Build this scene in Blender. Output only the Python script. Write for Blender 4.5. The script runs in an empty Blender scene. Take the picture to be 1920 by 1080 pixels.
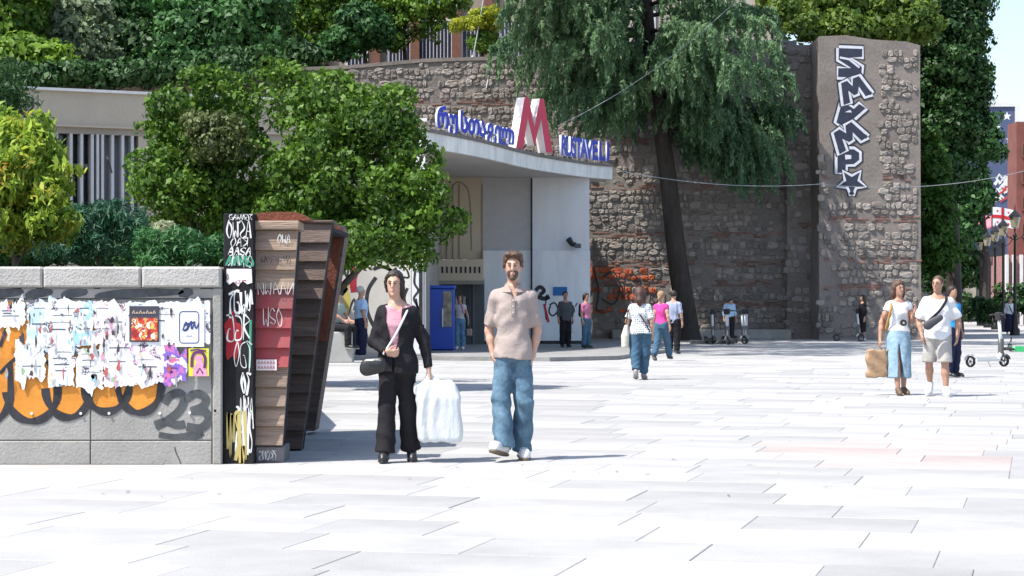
import bpy, math, random
import numpy as np
from mathutils import Vector, Matrix
R = math.radians
random.seed(7)
SC = bpy.context.scene
COL = SC.collection

# ------------------------------------------------------------------ camera, sky, sun, exposure
CAMH = 1.4
cam_d = bpy.data.cameras.new('camera')
cam = bpy.data.objects.new('camera', cam_d)
COL.objects.link(cam)
cam.location = (0, 0, CAMH)
cam.rotation_euler = (R(90), 0, 0)
cam_d.sensor_width = 36
cam_d.lens = 36 * 4000 / 1920
cam_d.shift_y = 28 / 1920
cam_d.clip_start = 0.5
cam_d.clip_end = 3000
SC.camera = cam

SUN = Vector((0.45, 0.25, -0.86)).normalized()      # the way the light travels
el = math.asin(-SUN.z)
world = bpy.data.worlds.new('World')
SC.world = world
world.use_nodes = True
wn = world.node_tree
sky = wn.nodes.new('ShaderNodeTexSky')
sky.sky_type = 'NISHITA'
sky.sun_disc = False
sky.sun_elevation = el
sky.sun_rotation = math.atan2(-SUN.x, -SUN.y)
sky.air_density = 1.0
sky.dust_density = 1.6
sky.ozone_density = 1.0
bg = wn.nodes['Background']
bg.inputs['Strength'].default_value = 0.15
wn.links.new(sky.outputs[0], bg.inputs['Color'])
sun_d = bpy.data.lights.new('sun', 'SUN')
sun_d.energy = 4.2
sun_d.angle = R(0.53)
sun_d.color = (1.0, 0.955, 0.89)
sun = bpy.data.objects.new('sun', sun_d)
COL.objects.link(sun)
sun.rotation_euler = (-SUN).to_track_quat('Z', 'Y').to_euler()
SC.view_settings.view_transform = 'Standard'
SC.view_settings.look = 'None'
SC.view_settings.gamma = 1
SC.view_settings.use_curve_mapping = False
SC.view_settings.exposure = 0.85
SC.render.engine = 'CYCLES'
SC.cycles.max_bounces = 6
SC.cycles.diffuse_bounces = 3
SC.cycles.transmission_bounces = 3
SC.cycles.glossy_bounces = 2
SC.cycles.caustics_reflective = False
SC.cycles.caustics_refractive = False

# ------------------------------------------------------------------ helpers
def P(px, py, Y):
    "pixel of the photograph at depth Y -> point"
    return Vector(((px - 960) / 4000 * Y, Y, CAMH + (568 - py) / 4000 * Y))
def PX(px, Y): return (px - 960) / 4000 * Y
def PZ(py, Y): return CAMH + (568 - py) / 4000 * Y

MATS = {}
def mat(name, base, rough=0.85, var=0.25, scale=4.0, bump=0.0, bscale=30.0, metal=0.0, island=0.0, trans=0.0,
        base2=None, stretch=(1, 1, 1), spec=0.5, fine=0.0):
    """procedural material: large blotches between two tones, fine grain, relief, per-piece tint"""
    if name in MATS: return MATS[name]
    m = bpy.data.materials.new(name)
    m.use_nodes = True
    nt = m.node_tree; N = nt.nodes; L = nt.links
    b = N['Principled BSDF']
    b.inputs['Roughness'].default_value = rough
    b.inputs['Metallic'].default_value = metal
    b.inputs['Specular IOR Level'].default_value = spec
    tc = N.new('ShaderNodeTexCoord')
    mp = N.new('ShaderNodeMapping'); mp.inputs['Scale'].default_value = stretch
    L.new(tc.outputs['Object'], mp.inputs['Vector'])
    c1 = [c * (1 - var) for c in base]
    c2 = [min(1, c * (1 + var)) for c in base] if base2 is None else base2
    nz = N.new('ShaderNodeTexNoise'); nz.inputs['Scale'].default_value = scale
    nz.inputs['Detail'].default_value = 6; nz.inputs['Roughness'].default_value = 0.65
    L.new(mp.outputs[0], nz.inputs['Vector'])
    rp = N.new('ShaderNodeValToRGB')
    rp.color_ramp.elements[0].position = 0.3; rp.color_ramp.elements[1].position = 0.7
    rp.color_ramp.elements[0].color = (*c1, 1); rp.color_ramp.elements[1].color = (*c2, 1)
    L.new(nz.outputs['Fac'], rp.inputs['Fac'])
    out = rp.outputs['Color']
    if island:
        geo = N.new('ShaderNodeNewGeometry'); oi = N.new('ShaderNodeObjectInfo')
        ad = N.new('ShaderNodeMath'); ad.operation = 'ADD'
        L.new(geo.outputs['Random Per Island'], ad.inputs[0]); L.new(oi.outputs['Random'], ad.inputs[1])
        fr = N.new('ShaderNodeMath'); fr.operation = 'FRACT'; L.new(ad.outputs[0], fr.inputs[0])
        mr = N.new('ShaderNodeMapRange'); mr.inputs['To Min'].default_value = 1 - island
        mr.inputs['To Max'].default_value = 1 + island
        L.new(fr.outputs[0], mr.inputs['Value'])
        mx = N.new('ShaderNodeVectorMath'); mx.operation = 'SCALE'
        L.new(out, mx.inputs[0]); L.new(mr.outputs[0], mx.inputs['Scale'])
        out = mx.outputs[0]
    if fine:
        n3 = N.new('ShaderNodeTexNoise'); n3.inputs['Scale'].default_value = bscale * 2
        n3.inputs['Detail'].default_value = 3
        L.new(mp.outputs[0], n3.inputs['Vector'])
        m3 = N.new('ShaderNodeMapRange'); m3.inputs['From Min'].default_value = .3; m3.inputs['From Max'].default_value = .7
        m3.inputs['To Min'].default_value = 1 - fine; m3.inputs['To Max'].default_value = 1 + fine
        L.new(n3.outputs['Fac'], m3.inputs['Value'])
        mx = N.new('ShaderNodeVectorMath'); mx.operation = 'SCALE'
        L.new(out, mx.inputs[0]); L.new(m3.outputs[0], mx.inputs['Scale'])
        out = mx.outputs[0]
    L.new(out, b.inputs['Base Color'])
    if bump:
        n2 = N.new('ShaderNodeTexNoise'); n2.inputs['Scale'].default_value = bscale
        n2.inputs['Detail'].default_value = 5
        L.new(mp.outputs[0], n2.inputs['Vector'])
        bp = N.new('ShaderNodeBump'); bp.inputs['Strength'].default_value = min(1, bump)
        bp.inputs['Distance'].default_value = 0.02 * max(1, bump)
        L.new(n2.outputs['Fac'], bp.inputs['Height']); L.new(bp.outputs[0], b.inputs['Normal'])
    if trans:
        t = N.new('ShaderNodeBsdfTranslucent'); L.new(out, t.inputs['Color'])
        mxs = N.new('ShaderNodeMixShader'); mxs.inputs[0].default_value = trans
        L.new(b.outputs[0], mxs.inputs[1]); L.new(t.outputs[0], mxs.inputs[2])
        L.new(mxs.outputs[0], N['Material Output'].inputs[0])
    MATS[name] = m
    return m

def ramp_mat(name, stops, scale=3, rough=.8, kind='noise', stretch=(1, 1, 1), const=True, detail=3, dist=0.0, seed=0.0, trans=0.0, island=0.0):
    "noise cut into several colours: print, blotches, leaves"
    if name in MATS: return MATS[name]
    m = bpy.data.materials.new(name); m.use_nodes = True
    nt = m.node_tree; N = nt.nodes; L = nt.links; b = N['Principled BSDF']
    b.inputs['Roughness'].default_value = rough
    if kind == 'island':
        g = N.new('ShaderNodeNewGeometry'); src = g.outputs['Random Per Island']
    else:
        tc = N.new('ShaderNodeTexCoord'); mp = N.new('ShaderNodeMapping')
        mp.inputs['Scale'].default_value = stretch; mp.inputs['Location'].default_value = (seed, seed * 1.7, seed * .6)
        L.new(tc.outputs['Object'], mp.inputs[0])
        if kind == 'voronoi':
            t = N.new('ShaderNodeTexVoronoi'); t.inputs['Scale'].default_value = scale; src = t.outputs['Distance']
        elif kind == 'wave':
            t = N.new('ShaderNodeTexWave'); t.inputs['Scale'].default_value = scale; t.inputs['Distortion'].default_value = dist
            src = t.outputs['Fac']
        else:
            t = N.new('ShaderNodeTexNoise'); t.inputs['Scale'].default_value = scale
            t.inputs['Detail'].default_value = detail; t.inputs['Distortion'].default_value = dist; src = t.outputs['Fac']
        L.new(mp.outputs[0], t.inputs['Vector'])
    rp = N.new('ShaderNodeValToRGB')
    cr = rp.color_ramp; cr.interpolation = 'CONSTANT' if const else 'LINEAR'
    while len(cr.elements) < len(stops): cr.elements.new(0.5)
    for e, (p, c) in zip(cr.elements, stops): e.position = p; e.color = (*c, 1)
    L.new(src, rp.inputs[0]); out = rp.outputs[0]
    L.new(out, b.inputs['Base Color'])
    if trans:
        t = N.new('ShaderNodeBsdfTranslucent'); L.new(out, t.inputs['Color'])
        mxs = N.new('ShaderNodeMixShader'); mxs.inputs[0].default_value = trans
        L.new(b.outputs[0], mxs.inputs[1]); L.new(t.outputs[0], mxs.inputs[2])
        L.new(mxs.outputs[0], N['Material Output'].inputs[0])
    MATS[name] = m
    return m

class MB:
    "collects faces; build() links them as ONE mesh object"
    def __init__(s): s.v = []; s.f = []; s.mi = []; s.cur = 0
    def add(s, vs, fs):
        o = len(s.v); s.v += [tuple(v) for v in vs]
        for f in fs: s.f.append([i + o for i in f]); s.mi.append(s.cur)
        return s
    def box(s, x0, x1, y0, y1, z0, z1):
        v = [(x0, y0, z0), (x1, y0, z0), (x1, y1, z0), (x0, y1, z0), (x0, y0, z1), (x1, y0, z1), (x1, y1, z1), (x0, y1, z1)]
        return s.add(v, [(0, 3, 2, 1), (4, 5, 6, 7), (0, 1, 5, 4), (1, 2, 6, 5), (2, 3, 7, 6), (3, 0, 4, 7)])
    def bbox(s, x0, x1, y0, y1, z0, z1, b=0.01):
        "box whose front (-y) and top edges are chamfered"
        v = [(x0, y0 + b, z0), (x1, y0 + b, z0), (x1, y1, z0), (x0, y1, z0),
             (x0 + b, y0, z0 + b), (x1 - b, y0, z0 + b), (x1 - b, y0, z1 - b), (x0 + b, y0, z1 - b),
             (x0, y0 + b, z1 - b), (x1, y0 + b, z1 - b), (x0 + b, y0 + b, z1), (x1 - b, y0 + b, z1), (x1 - b, y1, z1), (x0 + b, y1, z1),
             (x0, y1, z1 - b), (x1, y1, z1 - b)]
        f = [(0, 3, 2, 1), (4, 5, 6, 7), (0, 1, 5, 4), (0, 4, 7, 8), (1, 9, 6, 5), (8, 7, 10), (9, 11, 6), (7, 6, 11, 10),
             (10, 11, 12, 13), (8, 10, 13, 14), (9, 15, 12, 11), (0, 8, 14, 3), (1, 2, 15, 9), (2, 3, 14, 13, 12, 15)]
        return s.add(v, f)
    def prism(s, poly, axis, a, b):
        """poly: 2-D points; axis 'y': (x,z) extruded in y; 'z': (x,y) extruded in z; 'x': (y,z) extruded in x"""
        n = len(poly)
        def q(p, t):
            return (p[0], t, p[1]) if axis == 'y' else (p[0], p[1], t) if axis == 'z' else (t, p[0], p[1])
        v = [q(p, a) for p in poly] + [q(p, b) for p in poly]
        ar = sum(poly[i][0] * poly[(i + 1) % n][1] - poly[(i + 1) % n][0] * poly[i][1] for i in range(n))
        fl = (ar > 0) != (axis == 'y')
        fa = list(range(n)); fb = [n + i for i in range(n)]
        f = [fa[::-1] if fl else fa, fb if fl else fb[::-1]]
        for i in range(n):
            j = (i + 1) % n
            f.append((i, j, n + j, n + i) if fl else (j, i, n + i, n + j))
        return s.add(v, f)
    def tube(s, pts, r, n=8, caps=True):
        pts = [Vector(p) for p in pts]
        rs = r if isinstance(r, (list, tuple)) else [r] * len(pts)
        o = len(s.v); vs = []; fs = []
        up = None
        for i, p in enumerate(pts):
            t = (pts[min(i + 1, len(pts) - 1)] - pts[max(i - 1, 0)]).normalized()
            if up is None: up = t.orthogonal().normalized()
            up = (up - t * up.dot(t)).normalized(); w = t.cross(up)
            for k in range(n):
                a = 2 * math.pi * k / n
                vs.append(p + (up * math.cos(a) + w * math.sin(a)) * rs[i])
        for i in range(len(pts) - 1):
            for k in range(n):
                k2 = (k + 1) % n
                fs.append((i * n + k, i * n + k2, (i + 1) * n + k2, (i + 1) * n + k))
        if caps:
            fs.append(tuple(range(n))[::-1]); fs.append(tuple((len(pts) - 1) * n + k for k in range(n)))
        return s.add(vs, fs)
    def ribbon(s, pts, w, y, ax='y', closed=False):
        "flat stroke in the x-z plane at depth y; pts (x,z); w width or list"
        n = len(pts); ws = w if isinstance(w, (list, tuple)) else [w] * n
        vs = []
        for i, p in enumerate(pts):
            a = pts[(i - 1) % n] if (closed or i > 0) else p
            b = pts[(i + 1) % n] if (closed or i < n - 1) else p
            dx, dz = b[0] - a[0], b[1] - a[1]; l = math.hypot(dx, dz) or 1
            nx, nz = -dz / l, dx / l
            h = ws[i] / 2
            vs += [(p[0] + nx * h, y, p[1] + nz * h), (p[0] - nx * h, y, p[1] - nz * h)]
        fs = []
        for i in range(n if closed else n - 1):
            j = (i + 1) % n
            fs.append((2 * i, 2 * i + 1, 2 * j + 1, 2 * j))
        return s.add(vs, fs)
    def disc(s, cx, cz, rx, rz, y, n=16, a0=0, a1=360):
        vs = [(cx, y, cz)] + [(cx + rx * math.cos(R(a0 + (a1 - a0) * k / n)), y, cz + rz * math.sin(R(a0 + (a1 - a0) * k / n))) for k in range(n + 1)]
        return s.add(vs, [(0, k + 2, k + 1) for k in range(n)])
    def poly(s, pts, y): return s.add([(p[0], y, p[1]) for p in pts], [tuple(range(len(pts)))])
    def mesh(s, name, mats, smooth=False):
        me = bpy.data.meshes.new(name)
        me.from_pydata(s.v, [], s.f)
        for m in (mats if isinstance(mats, (list, tuple)) else [mats]): me.materials.append(m)
        if max(s.mi, default=0): me.polygons.foreach_set('material_index', s.mi)
        if smooth: me.polygons.foreach_set('use_smooth', [True] * len(me.polygons))
        me.update()
        return me
    def build(s, name, mats, parent=None, smooth=False):
        o = bpy.data.objects.new(name, s.mesh(name, mats, smooth))
        COL.objects.link(o)
        if parent is not None: o.parent = parent
        return o

def link_mesh(name, me, parent=None, loc=None):
    o = bpy.data.objects.new(name, me); COL.objects.link(o)
    if parent is not None: o.parent = parent
    if loc is not None: o.location = loc
    return o
def tag(o, label=None, cat=None, group=None, kind=None):
    if label: o['label'] = label
    if cat: o['category'] = cat
    if group: o['group'] = group
    if kind: o['kind'] = kind
    return o
def empty(name, loc=(0, 0, 0), rz=0.0, label=None, cat=None, group=None):
    o = bpy.data.objects.new(name, None); COL.objects.link(o)
    o.empty_display_size = 0.1
    o.location = loc; o.rotation_euler.z = rz
    return tag(o, label, cat, group)
def copy_tree(src, loc=None, rz=None, label=None, group=None, parent=None):
    c = src.copy(); COL.objects.link(c)
    if parent is not None: c.parent = parent
    if loc is not None: c.location = loc
    if rz is not None: c.rotation_euler.z = rz
    if label: c['label'] = label
    if group: c['group'] = group
    for ch in [o for o in COL.objects if o.parent is src]: copy_tree(ch, parent=c)
    return c
def np_mesh(name, co, quads, mats, mi=None, smooth=False):
    "fast mesh from numpy arrays; quads (n,4) or (n,3)"
    me = bpy.data.meshes.new(name)
    co = np.asarray(co, np.float32); quads = np.asarray(quads, np.int32)
    me.vertices.add(len(co)); me.vertices.foreach_set('co', co.ravel())
    k = quads.shape[1]
    me.loops.add(quads.size); me.loops.foreach_set('vertex_index', quads.ravel())
    me.polygons.add(len(quads)); me.polygons.foreach_set('loop_start', np.arange(0, quads.size, k, dtype=np.int32))
    for m in (mats if isinstance(mats, (list, tuple)) else [mats]): me.materials.append(m)
    if mi is not None: me.polygons.foreach_set('material_index', np.asarray(mi, np.int32))
    if smooth: me.polygons.foreach_set('use_smooth', np.ones(len(quads), bool))
    me.update(calc_edges=True); me.validate()
    return me
def text_mesh(s, size, extrude=0.0, offset=0.0, name='letter', bevel=0.0):
    "one piece of lettering as a mesh, centred on x, standing on its baseline, in the x-y plane"
    cu = bpy.data.curves.new('lettering', 'FONT')
    cu.body = s; cu.size = size; cu.extrude = extrude; cu.offset = offset
    cu.align_x = 'CENTER'; cu.resolution_u = 3
    cu.bevel_depth = bevel; cu.bevel_resolution = 0
    o = bpy.data.objects.new('lettering', cu); COL.objects.link(o)
    dg = bpy.context.evaluated_depsgraph_get()
    me = bpy.data.meshes.new_from_object(o.evaluated_get(dg))
    me.name = name
    bpy.data.objects.remove(o); bpy.data.curves.remove(cu)
    return me
def place_text(s, size, mats, loc, parent=None, rx=90, ry=0, rz=0, extrude=0.002, offset=0, name='lettering', sx=1.0, rot=None):
    me = text_mesh(s, size, extrude, offset, name)
    me.materials.clear()
    for m in (mats if isinstance(mats, (list, tuple)) else [mats]): me.materials.append(m)
    o = link_mesh(name, me, parent, loc)
    o.rotation_euler = rot if rot else (R(rx), R(ry), R(rz))
    o.scale = (sx, 1, 1)
    return o
def spline(pts, n=6):
    "Catmull-Rom through 2-D or 3-D points"
    out = []
    p = [pts[0]] + list(pts) + [pts[-1]]
    for i in range(1, len(p) - 2):
        for k in range(n):
            t = k / n
            out.append(tuple(0.5 * ((2 * b) + (c - a) * t + (2 * a - 5 * b + 4 * c - d) * t * t + (3 * b - a - 3 * c + d) * t ** 3)
                             for a, b, c, d in zip(p[i - 1], p[i], p[i + 1], p[i + 2])))
    out.append(tuple(pts[-1]))
    return out
WROOT = set()
def root(name, loc, label, cat, group=None):
    "Empty at a thing's base whose children are given in world coordinates"
    o = empty(name, loc, 0, label, cat, group); WROOT.add(o.name); return o
def wfix(o):
    p = o.parent
    if p is not None and p.name in WROOT: o.matrix_parent_inverse = Matrix.Translation(-Vector(p.location))
    return o
_b0 = MB.build
def _build(s, name, mats, parent=None, smooth=False): return wfix(_b0(s, name, mats, parent, smooth))
MB.build = _build
_l0 = link_mesh
def link_mesh(name, me, parent=None, loc=None): return wfix(_l0(name, me, parent, loc))
def children(o): return [c for c in COL.objects if c.parent is o]

# ================================================================== GROUND
M_bed = mat('paving_joint', (0.27, 0.262, 0.25), var=.2, scale=3, bump=.3)
M_slab = mat('paving_slab', (0.345, 0.340, 0.332), rough=.8, var=.16, scale=.7, bump=.25, bscale=60, island=.14, fine=.07)
M_slab2 = mat('paving_slab_pink', (0.37, 0.315, 0.295), rough=.8, var=.10, scale=1.1, bump=.25, bscale=60, island=.10, fine=.07)
g = MB(); g.box(-300, 300, -60, 900, -0.6, -0.006)
ground = g.build('ground', M_bed); tag(ground, 'pale stone paving of the open plaza', kind='structure')

ang = R(-14); ca, sa = math.cos(ang), math.sin(ang)
slabs = []
LW, LD = 1.3, 0.85
rr = random.Random(3)
def in_wedge(x, y, m=1.5): return 9.5 < y < 82 and abs(x) < 0.25 * y + m
for j in range(-10, 150):
    v = j * LD
    off = rr.random() * LW
    u = -34.0 + off
    while u < 34:
        w = LW * rr.choice([.6, .8, 1, 1, 1, 1.25])
        cx = (u + w / 2) * ca - v * sa; cy = (u + w / 2) * sa + v * ca
        if in_wedge(cx, cy): slabs.append((cy, cx, w, rr.random()))
        u += w
slabs.sort()
GAP = 0.005
def slab_verts(w, d, h, b=0.004):
    x, y = w / 2 - GAP / 2, d / 2 - GAP / 2
    v = [(-x, -y, -.01), (x, -y, -.01), (x, y, -.01), (-x, y, -.01), (-x, -y, h - b), (x, -y, h - b), (x, y, h - b), (-x, y, h - b),
         (-x + b, -y + b, h), (x - b, -y + b, h), (x - b, y - b, h), (-x + b, y - b, h)]
    f = []
    for k in range(4):
        l = (k + 1) % 4
        f += [(k, l, 4 + l, 4 + k), (4 + k, 4 + l, 8 + l, 8 + k)]
    return v, f + [(8, 9, 10, 11)]
def is_pink(cx, cy): return 2.3 < cx < 4.3 and 17.6 < cy < 21.9
smesh = {}
NS = 300
vis = [s for s in slabs if s[0] > 13.2 and abs(s[1]) < .245 * s[0] + .5 and not (s[1] < -2.6 and s[0] > 18)]
first = set(id(s) for s in vis[:NS])
rest = {0: MB(), 1: MB()}
for s in slabs:
    cy, cx, w, r = s
    pk = is_pink(cx, cy)
    if id(s) in first:
        key = (round(w, 3), pk)
        if key not in smesh:
            v, f = slab_verts(w, LD, 0.0)
            m = MB(); m.add(v, f); smesh[key] = m.mesh('paving_slab', M_slab2 if pk else M_slab)
        o = link_mesh('paving_slab', smesh[key], ground, (cx, cy, (r - .5) * .004))
        o.rotation_euler.z = ang
    else:
        v, f = slab_verts(w, LD, (r - .5) * .004)
        rest[pk].add([(x * ca - y * sa + cx, x * sa + y * ca + cy, z) for x, y, z in v], f)
for k, mm in ((0, M_slab), (1, M_slab2)):
    o = rest[k].build('paving_field', mm, ground); o['kind'] = 'stuff'
# far paving beyond the modelled slabs: one sheet with printed joints
def brick_floor(name, c1, c2, mort, sx, sy):
    m = bpy.data.materials.new(name); m.use_nodes = True; N = m.node_tree.nodes; L = m.node_tree.links
    t = N.new('ShaderNodeTexBrick'); t.inputs['Scale'].default_value = 1; t.inputs['Brick Width'].default_value = sx
    t.inputs['Row Height'].default_value = sy; t.inputs['Mortar Size'].default_value = .012
    t.inputs['Color1'].default_value = (*c1, 1); t.inputs['Color2'].default_value = (*c2, 1); t.inputs['Mortar'].default_value = (*mort, 1)
    tc = N.new('ShaderNodeTexCoord'); L.new(tc.outputs['Object'], t.inputs['Vector']); L.new(t.outputs[0], N['Principled BSDF'].inputs['Base Color'])
    N['Principled BSDF'].inputs['Roughness'].default_value = .85
    return m
M_far = brick_floor('far_paving', (.40, .385, .365), (.36, .345, .33), (.22, .21, .20), 1.15, .62)
g = MB(); g.add([(-120, 81, 0), (200, 81, 0), (200, 420, 0), (-120, 420, 0)], [(0, 1, 2, 3)])
tag(g.build('far_pavement', M_far), 'paving running on along the avenue', kind='structure')
# low platform before the metro entrance; a shade line is put into its dark tone
M_conc = mat('concrete', (0.33, 0.325, 0.31), var=.18, scale=1.5, bump=.35, bscale=25, fine=.08)
M_shadetone = mat('shade_tone_stone', (0.24, 0.235, 0.23), var=.2, scale=2, bump=.3, fine=.1)
g = MB()
g.prism([(-9.5, 52.4), (-2.2, 52.2), (0.9, 50.9), (2.6, 52.5), (4.4, 60), (4.4, 70.2), (-9.5, 70.2)], 'z', 0.002, 0.10)
tag(g.build('entrance_pavement', M_shadetone), 'low raised pavement, toned dark for shade, in front of the metro entrance', kind='structure')

# ================================================================== FOREGROUND WALL (left)
WY = 18.5
def wx(px): return PX(px, WY)
def wz(py): return PZ(py, WY)
fw = root('graffiti_wall', (-3.8, WY + .2, 0), 'low grey concrete wall with pale capstones, covered in orange bubble graffiti and torn posters', 'wall')
M_panel = mat('wall_render', (0.30, 0.29, 0.27), var=.16, scale=1.8, bump=.3, bscale=40, fine=.10)
M_cap = mat('capstone', (0.40, 0.385, 0.36), var=.15, scale=2, bump=.6, bscale=45, fine=.16)
m = MB(); m.box(wx(-330), wx(412), WY + .03, WY + .55, 0, wz(541)); m.build('wall_core', M_panel, fw)
# facing panels
xs = [-330, -160, 170, 398]
for a, b in zip(xs, xs[1:]):
    m = MB(); m.bbox(wx(a) + .004, wx(b) - .004, WY, WY + .03, wz(826) + .004, wz(561), .006); m.build('facing_panel', M_panel, fw)
    m = MB(); m.bbox(wx(a) + .004, wx(b) - .004, WY - .012, WY + .03, 0, wz(826) - .004, .006); m.build('facing_panel', M_panel, fw)
m = MB(); m.box(wx(-330), wx(412), WY - .01, WY + .03, wz(559), wz(542)); m.build('frieze', M_panel, fw)
m = MB(); m.bbox(wx(399), wx(416), WY - .02, WY + .5, 0, wz(540), .01); m.build('end_post', M_panel, fw)
for a, b in ((-330, -150), (-150, 82), (82, 266), (266, 416)):
    m = MB(); m.bbox(wx(a) + .005, wx(b) - .005, WY - .045, WY + .62, wz(539), wz(500), .018); m.build('capstone', M_cap, fw)
# --- graffiti on it
M_or = mat('orange_spray', (0.62, 0.24, 0.035), rough=.6, var=.22, scale=5, spec=.3, fine=.06)
M_bk = mat('black_spray', (0.035, 0.035, 0.04), rough=.6, var=.5, scale=6, spec=.3)
M_gk = mat('grey_spray', (0.075, 0.08, 0.085), rough=.7, var=.35, scale=7, spec=.3)
M_wt = mat('white_marker', (0.70, 0.70, 0.68), rough=.6, var=.15, scale=20, spec=.3)
def arcpts(cx, cy, rx, ry, a0, a1, n=14): return [(cx + rx * math.cos(R(a0 + (a1 - a0) * k / n)), cy + ry * math.sin(R(a0 + (a1 - a0) * k / n))) for k in range(n + 1)]
def W2(pts): return [(wx(x), wz(y)) for x, y in pts]
go = MB(); gb = MB()
bub = [(-30, 735, 52, 62), (60, 735, 50, 55), (128, 728, 44, 55), (200, 722, 44, 50), (262, 722, 42, 52)]
for i, (cx, cy, rx, ry) in enumerate(bub):
    rx *= .97
    go.poly(W2([(cx - rx, cy - 62), ] + arcpts(cx, cy, rx, ry, 180, 0, 18) + [(cx + rx * .95, cy - 62)]), WY - .0025 - .0004 * i)
    gb.ribbon(W2([(cx + rx * .98, cy - 55)] + arcpts(cx, cy, rx, ry, 0, 180, 18)), [.045 + .03 * abs(math.sin(k * .5 + i)) for k in range(20)], WY - .005 - .0004 * i)
for poly in ([(0, 565), (48, 565), (52, 640), (40, 700), (0, 690)], [(20, 590), (75, 570), (80, 690), (15, 700)], [(150, 640), (190, 600), (195, 700), (150, 700)], [(230, 640), (300, 640), (305, 690), (228, 690)]):
    go.poly(W2(poly), WY - .0004 * (len(go.f) - 4))
gb.ribbon(W2(spline([(0, 650), (14, 610), (22, 575), (30, 563)])), .03, WY - .0048)
gb.ribbon(W2(spline([(0, 700), (30, 672), (70, 660), (96, 690)])), .03, WY - .0052)
go.build('orange_graffiti', M_or, fw); gb.build('graffiti_outline', M_bk, fw)
# dashes of dark spray on the frieze
gd = MB()
for a, b in ((-20, 45), (48, 100), (115, 165), (178, 345)):
    gd.ribbon(W2(spline([(a, 556), (a + (b - a) * .4, 550), (b, 547)])), [.02 + .06 * math.sin(math.pi * min(1, max(0, k / 12))) ** .5 for k in range(13)], WY - .0125)
gd.ribbon(W2([(335, 553), (348, 549), (362, 546)]), [.03, .09, .05], WY - .0125)
gd.build('spray_dashes', M_gk, fw)
g23 = MB()
def stroke(pts, w, y): g23.ribbon(W2(spline(pts, 6)), w, y)
stroke([(308, 757), (318, 743), (335, 737), (345, 748), (338, 768), (318, 786), (292, 800)], .075, WY - .003)
stroke([(290, 797), (312, 791), (332, 797), (347, 795)], .07, WY - .0034)
stroke([(350, 748), (368, 738), (386, 747), (380, 762), (358, 771)], .07, WY - .0036)
stroke([(360, 770), (384, 772), (391, 788), (376, 803), (350, 800)], .075, WY - .0040)
stroke([(298, 815), (330, 819), (372, 813), (378, 818)], .05, WY - .0032)
stroke([(378, 816), (350, 826), (316, 842)], .045, WY - .0038)
g23.build('painted_number', M_gk, fw)
gc = MB(); gc.ribbon(W2([(328, 838), (331, 850), (337, 862), (340, 872)]), .012, WY - .0128)
gc.ribbon(W2([(398, 572), (400, 640), (397, 720)]), .012, WY - .003); gc.build('crack', M_gk, fw)
for px_, py_ in ((152, 775), (205, 775), (300, 775), (356, 774), (404, 770), (60, 775)):
    m = MB(); m.prism([(wx(px_) + .012 * math.cos(a * .785), wz(py_) + .012 * math.sin(a * .785)) for a in range(8)], 'y', WY - .02, WY); m.build('bolt', M_wt, fw)

# --- torn posters: each its own sheet
M_ink = mat('print_ink', (0.05, 0.05, 0.07), rough=.7, var=.3)
def sheet(x0, y0, x1, y1, yy, seed, rag=(.5, .5, .5, .9), amp=7):
    "ragged outline in photo pixels -> polygon; rag: top,right,left,bottom raggedness"
    r = random.Random(seed); pts = []
    def side(ax, ay, bx, by, k):
        n = max(4, int(math.hypot(bx - ax, by - ay) / 3.2)); j = 0
        vert = ax == bx
        for i in range(n):
            t = i / n; j = .72 * j + (r.random() - .5) * amp * k * .9
            if r.random() < .07 * k: j += r.choice((-1, 1)) * amp * 1.6 * k
            if vert: pts.append((ax + j * .8, ay + (by - ay) * t))
            else: pts.append((ax + (bx - ax) * t, ay + j * 1.7))
    side(x0, y0, x1, y0, rag[0]); side(x1, y0, x1, y1, rag[1]); side(x1, y1, x0, y1, rag[3]); side(x0, y1, x0, y0, rag[2])
    m = MB(); q = W2(pts)
    c = (sum(p[0] for p in q) / len(q), sum(p[1] for p in q) / len(q))
    n = len(q)
    # curled paper: centre flat, edge lifted a little
    vs = [(c[0], yy, c[1])] + [(p[0], yy - .0008, p[1]) for p in q]
    m.add(vs, [(0, (k + 1) % n + 1, k + 1) for k in range(n)])
    return m
PW = lambda s, a=(.74, .77, .78), b=(.52, .56, .60): ramp_mat('torn_print_%d' % s, [(0, a), (.50, (.80, .80, .79)), (.58, b), (.60, (.78, .78, .78)), (.615, (.10, .09, .12)), (.65, a), (.68, (.3, .1, .12)), (.71, (.8, .8, .8))], scale=8.5, detail=6, dist=.6, seed=s * 3.1)
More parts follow.
